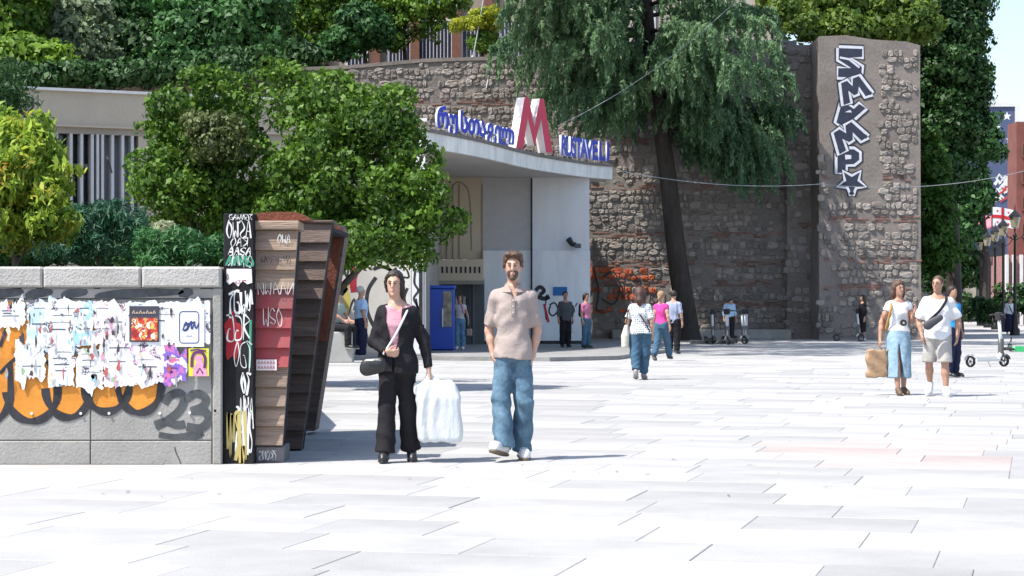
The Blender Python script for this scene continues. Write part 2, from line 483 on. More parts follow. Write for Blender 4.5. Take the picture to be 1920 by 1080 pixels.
posters = [
 # x0,y0,x1,y1, label, mat, ragged
 (50, 566, 112, 660, 'pale blue torn poster at the left beside the orange paint', PW(1, (.50, .68, .74), (.35, .50, .62)), (.8, 1, 1, 1)),
 (-6, 566, 46, 610, 'torn white strips of poster at the far left edge of the wall', PW(2), (1, 1, .3, 1)),
 (86, 566, 150, 652, 'white poster with dark smears left of the light blue sheets', PW(3), (.6, .8, .8, .8)),
 (140, 566, 176, 650, 'light blue poster strip hanging high on the wall', PW(4, (.36, .60, .72), (.45, .7, .78)), (.5, .5, .5, .6)),
 (172, 566, 248, 650, 'faded pinkish torn poster left of the red food poster', PW(5, (.74, .66, .67), (.62, .38, .42)), (.8, .4, 1, 1)),
 (30, 648, 86, 712, 'crumpled white paper remnant with a dark smear on the orange bubbles', PW(6), (1, 1, 1, 1.4)),
 (92, 648, 140, 726, 'white notice sheet with small print, lower left of the row', PW(7), (.5, .6, .4, .3)),
 (144, 652, 196, 728, 'white notice sheet with torn lower corner, second of the lower row', PW(8), (.5, 1.2, .4, .8)),
 (196, 640, 254, 724, 'white sheet with pink magenta smears at its foot', PW(9, (.74, .74, .76), (.55, .18, .42)), (.6, .7, .8, .7)),
 (250, 636, 312, 722, 'pale sheet with pink streaks in the middle of the lower row', PW(10, (.75, .70, .73), (.62, .22, .45)), (.7, .7, .7, .9)),
 (236, 566, 395, 644, 'large white backing sheet behind the red food poster and the framed notice', PW(11), (.4, .2, .6, .9)),
 (308, 648, 352, 718, 'violet and pink torn poster left of the yellow one', ramp_mat('violet_print', [(0, (.12, .06, .22)), (.4, (.55, .16, .40)), (.5, (.22, .12, .50)), (.58, (.72, .62, .70)), (.68, (.62, .14, .28))], scale=9, seed=4), (.7, .4, .6, 1)),
]
for i, (a, b, c, d, lab, mt, rg) in enumerate(posters):
    yy = WY - .010 - .0022 * i
    r0 = empty('torn_poster', (wx((a + c) / 2), yy, wz(d)), 0, lab, 'poster', 'torn posters pasted on the graffiti wall'); WROOT.add(r0.name)
    sheet(a, b, c, d, yy, 10 + i, rg, 6).build('sheet', mt, r0)
    ln = MB(); rq = random.Random(i)
    for k in range(4):
        y = b + 12 + k * (d - b - 20) / 5; x = a + 8 + rq.random() * 6
        L_ = (c - a) * (.25 + .45 * rq.random())
        if rq.random() < .75: ln.ribbon(W2([(x, y), (x + L_ * .5, y - .4), (x + L_, y)]), .004 + .006 * rq.random(), yy - .0025)
    if ln.f: ln.build('print_lines', M_ink, r0)
# torn scraps of older bills
rq = random.Random(77)
SCR = [mat('scrap_%s' % n, c, var=.3, scale=30) for n, c in (('white', (.74, .75, .76)), ('dark', (.06, .05, .06)), ('pink', (.58, .30, .42)), ('cyan', (.34, .55, .62)), ('red', (.42, .10, .09)), ('green', (.28, .44, .22)), ('grey', (.30, .31, .34)), ('cream', (.66, .58, .42)))]
for k in range(110):
    cx, cy = rq.uniform(8, 350), rq.choice((rq.uniform(572, 645), rq.uniform(640, 715)))
    if 236 < cx < 305 and cy < 650: continue
    w, h = rq.uniform(1.2, 5.5), rq.uniform(4, 16); q = [(cx + w * math.cos(a) * rq.uniform(.2, 1.3), cy + h * math.sin(a) * rq.uniform(.35, 1.3)) for a in [j * .7 for j in range(9)]]
    m = MB(); q2 = W2(q); c0 = (wx(cx), wz(cy)); yk = WY - .0385 - .0003 * (k % 9)
    m.add([(c0[0], yk, c0[1])] + [(a, yk, b) for a, b in q2], [(0, (j + 1) % 9 + 1, j + 1) for j in range(9)])
    m.build('paper_scrap', SCR[rq.choice((0, 0, 0, 1, 1, 1, 1, 2, 3, 4, 5, 6, 6, 6, 7))], fw)
# red food poster
yy = WY - .042
fp = root('food_poster', (wx(271), yy, wz(640)), 'dark framed red poster of food dishes under a black header', 'poster')
m = MB(); m.box(wx(244), wx(300), yy, yy + .003, wz(641), wz(574)); m.build('sheet', M_ink, fp)
m = MB(); m.box(wx(248), wx(297), yy - .003, yy - .001, wz(638), wz(596))
m.build('picture', ramp_mat('food_print', [(0, (.30, .02, .02)), (.42, (.55, .05, .03)), (.5, (.62, .35, .12)), (.56, (.40, .03, .03)), (.62, (.70, .60, .45)), (.68, (.08, .10, .03))], scale=13, detail=2), fp)
m = MB()
for cx, cy, r_ in ((262, 612, 7), (284, 610, 8), (270, 629, 8), (290, 630, 6)): m.disc(wx(cx), wz(cy), r_ / 216, r_ / 230, yy - .0045, 14)
m.build('dishes', ramp_mat('dish_print', [(0, (.75, .72, .6)), (.5, (.62, .10, .04)), (.6, (.75, .5, .1))], scale=24, detail=1), fp)
m = MB()
for k in range(7): m.ribbon(W2([(250 + k * 6.4, 588), (252.5 + k * 6.4, 582 + (k % 2) * 3), (254.5 + k * 6.4, 588)]), .009, yy - .0045)
m.build('header_letters', mat('print_tan', (.55, .42, .30)), fp)
# framed white notice
fn = root('framed_notice', (wx(356), yy, wz(645)), 'white notice with a rounded blue outline round dark blue handwriting', 'poster')
m = MB(); m.box(wx(329), wx(384), yy, yy + .003, wz(650), wz(576)); m.build('sheet', mat('white_paper', (.74, .76, .77), var=.05), fn)
M_navy = mat('navy_ink', (.03, .045, .17), rough=.7, var=.2)
m = MB(); q = []
for cx, cy, a0 in ((368, 590, -90), (368, 637, 0), (344, 637, 90), (344, 590, 180)): q += arcpts(cx, cy, 6, 6, a0, a0 + 90, 4)
m.ribbon(W2(q), .008, yy - .002, closed=True); m.build('outline', M_navy, fn)
m = MB()
m.ribbon(W2(spline([(344, 620), (350, 604), (354, 616), (347, 620), (356, 612), (360, 602), (361, 617), (366, 608), (369, 616), (374, 606)])), .012, yy - .003)
m.ribbon(W2(spline([(346, 610), (356, 607), (368, 604)])), .02, yy - .004)
m.ribbon(W2([(350, 630), (362, 630)]), .006, yy - .003); m.build('handwriting', M_navy, fn)
# yellow pop picture
yp = root('yellow_poster', (wx(374), yy, wz(706)), 'small bright yellow poster with a pink and purple figure, right end of the wall', 'poster')
m = MB(); m.box(wx(355), wx(393), yy, yy + .003, wz(705), wz(653)); m.build('sheet', mat('yellow_paper', (.66, .66, .05), var=.1), yp)
m = MB(); m.poly(W2([(363, 705), (364, 690), (370, 680), (366, 670), (372, 664), (380, 668), (381, 680), (388, 690), (390, 705)][::-1]), yy - .003)
m.build('figure', mat('pink_print', (.66, .30, .45), var=.25, scale=30), yp)
m = MB(); m.ribbon(W2(spline([(361, 688), (362, 670), (368, 661), (380, 661), (386, 672), (385, 690)])), .026, yy - .004)
m.ribbon(W2([(370, 700), (376, 690), (382, 700)]), .014, yy - .0045)
m.ribbon(W2([(358, 657), (372, 655), (388, 658)]), .014, yy - .0045)
m.build('dark_shape', mat('purple_print', (.13, .03, .13), var=.3), yp)

# ================================================================== WOODEN STALL (post + three leaning plank fins)
st = root('plank_stall', (-2.2, 19.5, 0), 'weathered wooden stall of three tapering plank-clad fins with a black tagged end post', 'stall')
M_blk = mat('black_board', (0.024, 0.023, 0.025), rough=.9, var=.4, scale=3, bump=.15, spec=.15)
M_pl = mat('weathered_plank', (0.27, 0.195, 0.145), rough=.8, var=.35, scale=2.2, bump=.5, bscale=14, island=.22, stretch=(.5, 1, 9), fine=.2)
M_pd = mat('dark_plank', (0.12, 0.085, 0.068), rough=.8, var=.4, scale=2.5, bump=.5, bscale=14, island=.3, stretch=(1, 1, 9), fine=.2)
M_pr = mat('red_sprayed_plank', (0.42, 0.035, 0.05), rough=.7, var=.2, scale=2.6, bump=.3, bscale=14, island=.15, base2=(.16, .085, .075))
M_rust = mat('rusty_board', (0.34, 0.085, 0.03), rough=.75, var=.4, scale=3.2, bump=.5, base2=(.10, .03, .02), fine=.2)
def sx_(px, Y): return PX(px, Y)
YP = 18.55
m = MB(); m.bbox(PX(419, YP), PX(476, YP), YP, YP + .5, 0, PZ(400, YP), .008); post = m.build('end_post', M_blk, st)
# tags on the post
GLY = [[[(-.8, -1), (-.6, 1), (.6, -1), (.8, 1)]], [[(.8, -.6), (0, -1), (-.8, -.2), (.7, .4), (.2, 1), (-.8, .7)]], [[(-.8, 1), (0, -1), (.8, 1)], [(-.5, .2), (.6, .1)]],
       [[(-.7, -1), (-.7, 1)], [(-.7, -1), (.7, -.7), (-.6, .05), (.8, .9)]], [[(0, -1), (-.8, 0), (0, 1), (.8, 0), (0, -1.1)]], [[(-.9, -.8), (.9, -1), (-.2, -.2), (.3, 1.2)]],
       [[(-.7, -1), (-.6, .9), (.1, .2), (.7, 1), (.8, -1)]], [[(.8, -.9), (-.7, -.7), (-.8, .8), (.8, .9), (.5, .1), (0, .1)]], [[(-.9, .2), (-.3, -1), (.2, .8), (.9, -.9), (1.2, .5)]]]
def scr(mb, rnd, x0, x1, y0, y1, w, Y, n):
    "quick hand-drawn letterforms filling a box"
    for i in range(n):
        cx = x0 + (x1 - x0) * (i + .5) / n; hw = (x1 - x0) / n * .52
        glyph = rnd.choice(GLY); sl = rnd.uniform(-.35, .35); fx = rnd.choice((-1, 1))
        for gi, part in enumerate(glyph):
            pts = [(cx + hw * fx * (u * .95 + sl * v), (y0 + y1) / 2 + (y1 - y0) / 2 * (v + rnd.uniform(-.15, .15))) for u, v in part]
            q = [(PX(a, Y), PZ(b, Y)) for a, b in spline(pts, 5)]
            mb.ribbon(q, [w * (.75 + .4 * math.sin(j * .5 + i)) for j in range(len(q))], Y - .003 - .0003 * ((i + gi) % 5))
rt = random.Random(11)
m = MB()
for (x0, x1, y0, y1, w, n) in ((430, 474, 402, 412, .007, 6), (424, 472, 414, 448, .012, 4), (432, 466, 446, 462, .008, 3), (428, 472, 464, 478, .012, 4),
        (428, 473, 478, 500, .008, 5), (427, 474, 545, 590, .022, 4), (424, 470, 590, 640, .014, 3), (438, 474, 640, 690, .008, 3), (452, 470, 700, 740, .018, 2),
        (442, 474, 762, 850, .018, 4), (450, 476, 745, 800, .010, 3)):
    m = MB(); scr(m, rt, x0, x1, y0, y1, w, YP, n); m.build('white_tag', M_wt, post)
m = MB(); scr(m, rt, 428, 462, 770, 868, .028, YP - .0015, 3);  m.build('gold_tag', mat('gold_marker', (.50, .40, .14), var=.2), post)
m = MB(); scr(m, rt, 424, 474, 480, 498, .018, YP - .001, 4); m.build('green_tag', mat('green_marker', (.05, .28, .17)), post)
m = MB(); m.ribbon([(PX(470, YP), PZ(600, YP)), (PX(468, YP), PZ(690, YP))], .02, YP - .002); m.build('green_tag', mat('green_marker', (.05, .28, .17)), post)
m = MB(); m.poly([(PX(436, YP) + .075 * math.cos(a) * (1 + .25 * math.sin(3 * a + 1)), PZ(632, YP) + .20 * math.sin(a) * (1 + .2 * math.sin(5 * a))) for a in [k * .3 for k in range(21)]], YP - .0015); m.build('red_spray_patch', mat('red_spray', (.30, .012, .02), var=.3), post)
m = MB(); m.add([(PX(a, YP), YP - .004 - .003 * (i % 2), PZ(b, YP)) for i, (a, b) in enumerate([(425, 504), (472, 504), (473, 530), (464, 533), (455, 526), (447, 537), (438, 528), (430, 534), (425, 528)])], [tuple(range(9))[::-1]])
m.build('torn_paper', PW(14, (.72, .70, .72), (.45, .05, .08)), post)
# fins. edges given as photo px at the fin's own depth
def fin(Y, tl, tr, bl, br, pt, pb, n, mt, depth, red=None, top_extra=None):
    """carcass trapezoid + n overlapping boards; tl.. = px at top/bottom; pt, pb = py of first/last board"""
    zt, zb = PZ(pt, Y), PZ(pb, Y)
    X = lambda p, z, q: PX(p + (q - p) * (zt - z) / (zt - zb), Y)
    c = MB()
    c.prism([(PX(bl, Y) + .01, 0), (PX(br, Y) - .012, 0), (X(tr, zb, br) - .012, zb), (PX(tr, Y) - .01, zt), (PX(tl, Y) + .01, zt), (X(tl, zb, bl) + .01, zb)], 'y', Y + .02, Y + depth)
    c.build('carcass', M_blk, st)
    h = (zt - zb) / n
    for k in range(n):
        z1 = zt - k * h; z0 = z1 - h
        a0, b0 = X(tl, z0, bl), X(tr, z0, br); a1, b1 = X(tl, z1, bl), X(tr, z1, br)
        f0 = Y - .045; f1 = Y - .004
        p = MB()
        g_ = .003
        p.add([(a0, f0, z0 + g_), (b0, f0, z0 + g_), (b1, f1, z1 + .004), (a1, f1, z1 + .004), (a0, Y + .02, z0 + g_), (b0, Y + .02, z0 + g_), (b1, Y + .02, z1), (a1, Y + .02, z1)],
              [(0, 1, 2, 3), (0, 4, 5, 1), (1, 5, 6, 2), (3, 2, 6, 7), (0, 3, 7, 4)])
        o = p.build('plank', M_pr if (red and red[0] <= k < red[1]) else mt, st)
    return X
fin(18.7, 478, 559, 478, 530, 433, 835, 11, M_pl, .35, (3, 7))
Y1 = 18.7
m = MB(); m.bbox(PX(478, Y1), PX(562, Y1), Y1 - .05, Y1 + .36, PZ(431, Y1), PZ(414, Y1), .01); m.build('header_board', M_pl, st)
m = MB(); m.prism([(PX(a, Y1), PZ(b, Y1)) for a, b in [(480, 413), (482, 399), (510, 397), (545, 397), (560, 399), (580, 409), (578, 413)]], 'y', Y1 + .02, Y1 + .45); m.build('broken_top_board', M_rust, st)
m = MB(); m.bbox(PX(479, Y1), PX(532, Y1), Y1, Y1 + .5, 0, PZ(837, Y1), .01); m.build('base_board', mat('grey_base_board', (.16, .15, .16), var=.3, scale=8, bump=.3), st)
m = MB(); m.box(PX(482, Y1), PX(520, Y1), Y1 - .052, Y1 - .0455, PZ(694, Y1), PZ(674, Y1)); stk = m.build('sticker', mat('sticker_white', (.72, .66, .66), var=.06), st)
m = MB(); rq = random.Random(5)
for row in range(2):
    for k in range(6): m.ribbon([(PX(485 + k * 5.6 + dx, Y1), PZ(679 + row * 9 + dy, Y1)) for dx, dy in ((0, 3), (2, -3), (3.5, 3))], .007, Y1 - .054)
m.build('print_lines', mat('sticker_red', (.45, .05, .08)), stk)
m = MB(); scr(m, rt, 490, 545, 480, 492, .006, Y1 - .045, 7); m.build('black_tag', M_bk, st)
for q in ((520, 545, 440, 456, .006, Y1 - .045, 3), (482, 552, 530, 552, .006, Y1 - .046, 5), (492, 530, 578, 610, .006, Y1 - .045, 3), (485, 520, 845, 862, .008, Y1 - .004, 5)):
    m = MB(); scr(m, rt, *q); m.build('white_tag', M_wt, st)
fin(20.2, 546, 622, 536, 566, 420, 842, 12, M_pd, .35)
m = MB(); m.bbox(PX(546, 20.2), PX(626, 20.2), 20.16, 20.6, PZ(419, 20.2), PZ(413, 20.2), .01); m.build('header_board', M_pd, st)
Y3 = 22.6
m = MB(); m.prism([(PX(a, Y3), PZ(b, Y3)) for a, b in [(572, 808), (590, 808), (648, 436), (640, 422), (620, 421), (606, 428)]], 'y', Y3, Y3 + .5); m.build('side_board', M_pd, st)
m = MB(); m.prism([(PX(a, Y3), PZ(b, Y3)) for a, b in [(589, 640), (612, 640), (643, 440), (638, 425), (622, 424), (610, 432)]], 'y', Y3 - .03, Y3 - .002); m.build('rusty_board', M_rust, st)
m = MB(); m.prism([(PX(482, 18.8), 18.8), (PX(500, 18.8), 18.8), (PX(574, 22.6), 22.6), (PX(560, 22.6), 22.6)], 'z', 0, 2.1); m.build('shade_partition', M_blk, st)  # partition added between the fins to deepen the stall's shade
m = MB(); m.box(PX(560, 20.4), PX(620, 20.4), 20.4, 22.6, PZ(432, 20.4), PZ(424, 20.4)); m.build('roof_rail', M_blk, st)

# ================================================================== RAISED BED behind the wall
g = MB(); g.prism([(-9, 19.12), (-2.62, 19.12), (-2.75, 24), (-5.0, 40), (-6, 44.9), (-13.5, 44.9), (-9, 30)], 'z', -.3, 1.42)
M_soil = mat('soil', (.055, .042, .03), var=.4, bump=.8, bscale=12)
tag(g.build('planting_bed', M_soil), 'raised planting bed behind the graffiti wall', kind='structure')

# ================================================================== LEFT PAVILION BUILDING
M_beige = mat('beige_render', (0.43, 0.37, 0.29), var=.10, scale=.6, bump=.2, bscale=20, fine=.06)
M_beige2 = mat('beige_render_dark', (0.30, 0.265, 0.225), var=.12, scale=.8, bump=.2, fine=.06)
M_white = mat('white_paint', (0.66, 0.66, 0.65), var=.06, scale=1, bump=.1)
M_glass = mat('dark_glass', (0.012, 0.014, 0.018), rough=.12, var=.2, spec=.7)
M_curt = mat('grey_curtain', (0.30, 0.31, 0.35), var=.15, scale=2, stretch=(6, 1, .3))
pv = root('pavilion_building', (-9.5, 48, 0), 'low beige flat-roofed building with a deep fascia and white finned windows, at the left', 'building')
A = Vector((PX(-260, 46.5), 46.5)); B_ = Vector((PX(560, 51.0), 51.0))
dirp = (B_ - A).normalized(); nrm = Vector((dirp.y, -dirp.x))
Lp = (B_ - A).length
def pvbox(mb, u0, u1, d0, d1, z0, z1):
    "box along the facade: u along it, d out of it (towards the camera)"
    v = []
    for z in (z0, z1):
        for u, d in ((u0, d1), (u1, d1), (u1, d0), (u0, d0)):
            p = A + dirp * u + nrm * d; v.append((p.x, p.y, z))
    mb.add(v, [(0, 3, 2, 1), (4, 5, 6, 7), (0, 1, 5, 4), (1, 2, 6, 5), (2, 3, 7, 6), (3, 0, 4, 7)])
def pu(px):   # facade coordinate of a photo column
    t = (px - 960) / 4000
    return (A.x - t * A.y) / (t * dirp.y - dirp.x)
def pz_(py, px):
    p = A + dirp * pu(px); return PZ(py, p.y)
zT = pz_(165, 100)
def pvb(name, M, *a):
    m = MB()
    for q in a: pvbox(m, *q)
    return m.build(name, M, pv)
zf0, zc, zw1, zw0 = pz_(235, 170), pz_(247, 170), pz_(251, 170), pz_(396, 170)
pvb('fascia', M_beige, (0, Lp, -.4, 0.0, zf0, zT - .06))
pvb('roof_edge', mat('pale_trim', (.62, .62, .60), var=.08), (0, Lp, -.5, .10, zT - .06, zT))
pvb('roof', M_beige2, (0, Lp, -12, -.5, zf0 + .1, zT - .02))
pvb('cornice', M_beige, (0, Lp, -.5, .05, zf0 - .05, zf0))
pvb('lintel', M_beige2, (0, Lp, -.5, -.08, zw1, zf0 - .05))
pvb('wall', M_beige, (0, pu(106), -.5, -.1, 0, zw1), (pu(262), Lp, -.5, -.1, 0, zw1), (pu(106), pu(262), -.5, -.1, 0, zw0))
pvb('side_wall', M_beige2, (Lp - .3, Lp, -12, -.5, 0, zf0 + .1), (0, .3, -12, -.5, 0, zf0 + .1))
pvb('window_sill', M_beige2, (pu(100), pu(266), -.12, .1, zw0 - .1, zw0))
win = pvb('window', M_glass, (pu(106), pu(182), -.45, -.40, zw0, zw1))
win2 = pvb('curtained_window', M_curt, (pu(182), pu(262), -.45, -.40, zw0, zw1))
pvb('window_rail', M_beige2, (pu(118), pu(176), -.39, -.33, pz_(312, 150), pz_(305, 150)))
M_fin = mat('white_fin', (.48, .48, .47), var=.08)
for px_ in (108, 135, 155, 175, 185, 194, 213, 232, 250):
    pvb('window_fin', M_fin, (pu(px_) - .03, pu(px_) + .03, -.38, -.06, zw0, zw1))
m = MB(); p = A + dirp * pu(204); m.tube([(p.x, p.y - .25, PZ(295, p.y)), (p.x + .04, p.y - .3, PZ(300, p.y)), (p.x + .1, p.y - .15, PZ(325, p.y))], .02, 6); m.build('hanging_cable', M_bk, pv)

# ================================================================== METRO ENTRANCE
me_ = root('metro_entrance', (0, 62, 0), 'pale metro entrance building with a curved flat canopy, white lower wall and blue booth', 'building')
HB, HT = 5.4, 5.78
edge = [(-2.25, 54.3), (-2.19, 54.6), (-.87, 58.2), (.63, 63.5), (2.36, 67.5), (3.23, 68.7)]
ed = spline(edge, 5)
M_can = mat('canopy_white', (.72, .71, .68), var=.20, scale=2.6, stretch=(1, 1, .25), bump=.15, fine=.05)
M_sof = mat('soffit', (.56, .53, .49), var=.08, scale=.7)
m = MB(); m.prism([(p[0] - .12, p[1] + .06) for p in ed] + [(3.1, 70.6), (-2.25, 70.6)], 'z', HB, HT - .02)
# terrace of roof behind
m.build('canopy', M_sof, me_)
m = MB()
for i in range(len(ed) - 1):
    a, b = Vector(ed[i]), Vector(ed[i + 1]); t = (b - a).normalized(); n = Vector((t.y, -t.x))
    q = [a - n * .12, b - n * .12, b, a]
    m.add([(p.x, p.y, z) for z in (HB - .02, HT) for p in q], [(0, 1, 2, 3), (4, 7, 6, 5), (3, 2, 6, 7), (1, 0, 4, 5)])
a = Vector(ed[0]); m.add([(a.x - .12, a.y, HB - .02), (a.x, a.y, HB - .02), (a.x, a.y, HT), (a.x - .12, a.y, HT)], [(0, 1, 2, 3)])
a = Vector(ed[-1]); m.add([(a.x - .1, a.y + .06, HB - .02), (a.x, a.y, HB - .02), (a.x, a.y, HT), (a.x - .1, a.y + .06, HT)], [(3, 2, 1, 0)])
m.build('fascia', M_can, me_)
m = MB()
for i in range(len(ed) - 1):
    a, b = Vector(ed[i]), Vector(ed[i + 1]); t = (b - a).normalized(); n = Vector((t.y, -t.x))
    q = [a - n * .25, b - n * .25, b + n * .05, a + n * .05]
    m.add([(p.x, p.y, z) for z in (HT, HT + .09) for p in q], [(0, 1, 2, 3), (4, 7, 6, 5), (3, 2, 6, 7), (1, 0, 4, 5), (0, 3, 7, 4), (2, 1, 5, 6)])
m.build('drip_edge', mat('dark_flashing', (.16, .15, .14), var=.2), me_)
m = MB(); m.box(-9.5, -2.3, 55.4, 70.6, HB + .05, HT + .4); m.build('roof_block', M_beige, me_)
m = MB(); m.box(-9.6, -2.2, 55.2, 55.39, HT + .32, HT + .40); m.build('parapet_edge', M_can, me_)
M_pil = mat('pillar_white', (.78, .78, .77), var=.06, scale=1, bump=.1)
m = MB(); m.box(PX(772, 55), PX(797, 55), 55, 55.38, 0.1, HB + .05); m.build('pillar', M_pil, me_)
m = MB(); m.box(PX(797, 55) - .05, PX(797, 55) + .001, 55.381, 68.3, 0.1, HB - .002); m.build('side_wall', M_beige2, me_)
m = MB(); m.box(-9.5, PX(770, 56), 56, 56.3, 0.1, HB + .05); gw = m.build('graffiti_facade', mat('facade_cream', (.58, .55, .50), var=.15, scale=.9, fine=.08), me_)
YB = 68.0
M_up = mat('beige_panelling', (.58, .49, .36), var=.08, scale=.5)
m = MB(); m.box(PX(801, YB), PX(905, YB), YB, YB + .3, PZ(486, YB), HB - .003); m.build('upper_wall', M_up, me_)
m = MB()
for px_ in (838, 850, 862, 905): m.box(PX(px_, YB) - .03, PX(px_, YB), YB - .025, YB - .002, PZ(486, YB), PZ(345, YB))
m.build('panel_joints', M_beige2, me_)
m = MB(); m.ribbon([(PX(a, YB), PZ(b, YB)) for a, b in spline([(838, 470), (840, 380), (852, 345), (868, 345), (880, 370), (884, 470)])], .05, YB - .004); m.build('arched_line', M_beige2, me_)
YS = 65.6
m = MB(); m.box(PX(801, YS), PX(906, YS), YS, YB - .01, PZ(529, YS), PZ(487, YS)); sl = m.build('slotted_band', M_up, me_)
for k in range(11):
    m = MB(); x = PX(812 + k * 8.7, YS); m.box(x - .03, x + .03, YS - .012, YS - .002, PZ(512, YS), PZ(500, YS)); m.build('slot', M_bk, sl)
m = MB(); m.box(PX(801, YS), PX(908, YS), YS - .03, YS - .001, PZ(533, YS), PZ(526, YS)); m.build('band_lip', M_beige2, me_)
YD = 67.5
m = MB(); m.box(PX(848, YD), PX(890, YD), YD, YD + .1, 0.1, PZ(533, YD)); dr = m.build('doorway_panel', mat('grey_door', (.16, .17, .18), var=.1), me_)
for a, b in ((852, 861), (866, 876)):
    m = MB(); m.box(PX(a, YD), PX(b, YD), YD - .03, YD - .002, .35, PZ(560, YD)); d = m.build('door', M_glass, dr)
    m = MB(); m.box(PX((a + b) / 2, YD) - .04, PX((a + b) / 2, YD) + .04, YD - .045, YD - .032, 1.1, 1.6); m.build('door_notice', M_wt, d)
m = MB(); m.box(PX(884, YD), PX(886.5, YD), YD - .3, YD - .1, .1, PZ(533, YD)); m.build('door_post', M_bk, me_)
m = MB(); m.box(PX(801, YD), PX(908, YD), YD + .1, YD + .6, .1, 2.2); m.build('inner_wall', mat('inner_grey', (.12, .125, .13), var=.1), me_)
m = MB(); m.box(PX(905, YB) + .002, PX(997, YB), YB + .02, YB + .3, PZ(472, YB), HB - .003); m.build('grey_upper_wall', mat('grey_paint', (.52, .50, .50), var=.06), me_)
m = MB(); m.box(PX(997, YB) + .002, PX(1105, YB), YB - .04, YB + .3, PZ(472, YB), HB - .003); m.build('white_upper_wall', mat('offwhite_paint', (.74, .74, .75), var=.07, scale=2, stretch=(1, 1, .2)), me_)
M_lw = mat('white_wall_paint', (.80, .81, .82), var=.13, scale=1.6, bump=.1, stretch=(1, 1, .3))
m = MB(); m.box(PX(906, YB), PX(995, YB - .1), YB - .2, YB + .2, .1, PZ(470, YB)); m.build('white_lower_wall', M_lw, me_)
m = MB(); m.box(PX(998, YB), PX(1106, YB), YB - .24, YB + .2, .1, PZ(470, YB)); lw = m.build('white_lower_wall', M_lw, me_)
m = MB(); m.box(PX(906, YB), PX(1106, YB) + .01, YB - .28, YB - .242, .1, .2); m.build('skirting', M_bk, me_)
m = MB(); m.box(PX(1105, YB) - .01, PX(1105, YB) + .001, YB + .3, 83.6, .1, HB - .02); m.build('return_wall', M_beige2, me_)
m = MB(); m.tube([(PX(996.5, YB), YB - .3, .1), (PX(996.5, YB), YB - .3, HB - .05)], .03, 6); m.build('drain_pipe', M_bk, me_)
m = MB(); m.box(PX(1037, YB), PX(1063, YB), YB - .275, YB - .245, PZ(554, YB), PZ(538, YB)); o = m.build('blue_plaque', mat('blue_plaque', (.03, .16, .42), var=.1), lw)
# black graffiti on the white wall
m = MB(); Yg = YB - .244
def S(pts, w, n=5, Y=None): m.ribbon([(PX(a, YB), PZ(b, YB)) for a, b in spline(pts, n)], w, Yg - .002)
S([(1004, 545), (1012, 538), (1020, 545), (1012, 553)], .12); S([(1008, 556), (1020, 560), (1030, 556)], .14)
S([(1025, 552), (1022, 580), (1024, 600)], .04); S([(1030, 572), (1040, 568), (1046, 582), (1036, 592), (1029, 584), (1032, 573)], .05)
S([(1048, 572), (1048, 594)], .05); S([(1048, 572), (1058, 574), (1050, 582), (1060, 588), (1048, 595)], .05)
S([(1062, 574), (1072, 572), (1076, 584), (1066, 592), (1062, 582)], .05); S([(1078, 575), (1082, 568)], .04)
m.build('black_graffiti', M_bk, lw)
m = MB(); m.ribbon([(PX(a, YB), PZ(b, YB)) for a, b in [(1020, 570), (1028, 604)]], .08, Yg - .003); m.build('red_tag', mat('red_paint', (.5, .04, .06)), lw)
# graffiti on cream facade and pillar
Yf = 56.0
def F(mb, pts, w, Y=Yf - .003, n=5): mb.ribbon([(PX(a, Y), PZ(b, Y)) for a, b in spline(pts, n)], w, Y)
m = MB()
F(m, [(705, 520), (690, 545), (688, 580), (700, 610), (715, 628)], .10); F(m, [(700, 505), (718, 500), (738, 510)], .09)
F(m, [(725, 500), (745, 515), (760, 510)], .08); F(m, [(738, 540), (742, 570), (735, 610)], .08)
F(m, [(640, 520), (644, 500), (650, 520), (655, 498), (660, 520)], .05); F(m, [(650, 600), (664, 560), (668, 600)], .05)
m.build('black_graffiti', M_bk, gw)
m = MB(); F(m, [(668, 502), (662, 525), (664, 548)], .18, Yf - .004); m.build('red_graffiti', mat('dark_red_paint', (.35, .02, .04)), gw)
m = MB(); F(m, [(640, 530), (650, 560), (646, 590)], .2, Yf - .004); F(m, [(634, 560), (650, 540), (656, 520)], .1, Yf - .004); m.build('yellow_graffiti', mat('yellow_paint', (.55, .45, .12)), gw)
m = MB(); Yp = 55 - .003
for pts, w in (([(789, 500), (789, 655)], .10), ([(779, 505), (777, 530), (784, 545), (776, 560), (784, 580), (778, 610)], .06), ([(795, 500), (795, 655)], .03), ([(780, 560), (786, 600), (788, 650)], .05)):
    F(m, pts, w, Yp)
m.build('black_graffiti', M_bk, me_)
m = MB(); m.box(PX(745, 55.7), PX(771, 55.7), 55.7, 55.99, .1, PZ(490, 55.7)); m.build('painted_board', M_pil, me_)
m = MB(); F(m, [(752, 500), (762, 505), (766, 520), (750, 518)], .05, 55.697); F(m, [(764, 540), (758, 560), (766, 585), (760, 600)], .07, 55.697); m.build('black_graffiti', M_bk, me_)

# security cameras
sc_ = root('security_camera', (PX(1076, YB), YB - .3, PZ(460, YB)), 'pair of dark security cameras on a bracket high on the white wall', 'camera')
m = MB(); m.box(PX(1074, YB), PX(1080, YB), YB - .35, YB - .04, PZ(463, YB), PZ(455, YB)); m.build('bracket', M_bk, sc_)
m = MB(); m.tube([P(1066, 448, YB - .4), P(1074, 460, YB - .3)], [.10, .07], 8); m.build('lens_housing', M_bk, sc_)
m = MB(); m.box(PX(1077, YB), PX(1088, YB), YB - .75, YB - .4, PZ(466, YB), PZ(458, YB)); m.build('camera_body', mat('camera_grey', (.12, .12, .13)), sc_)
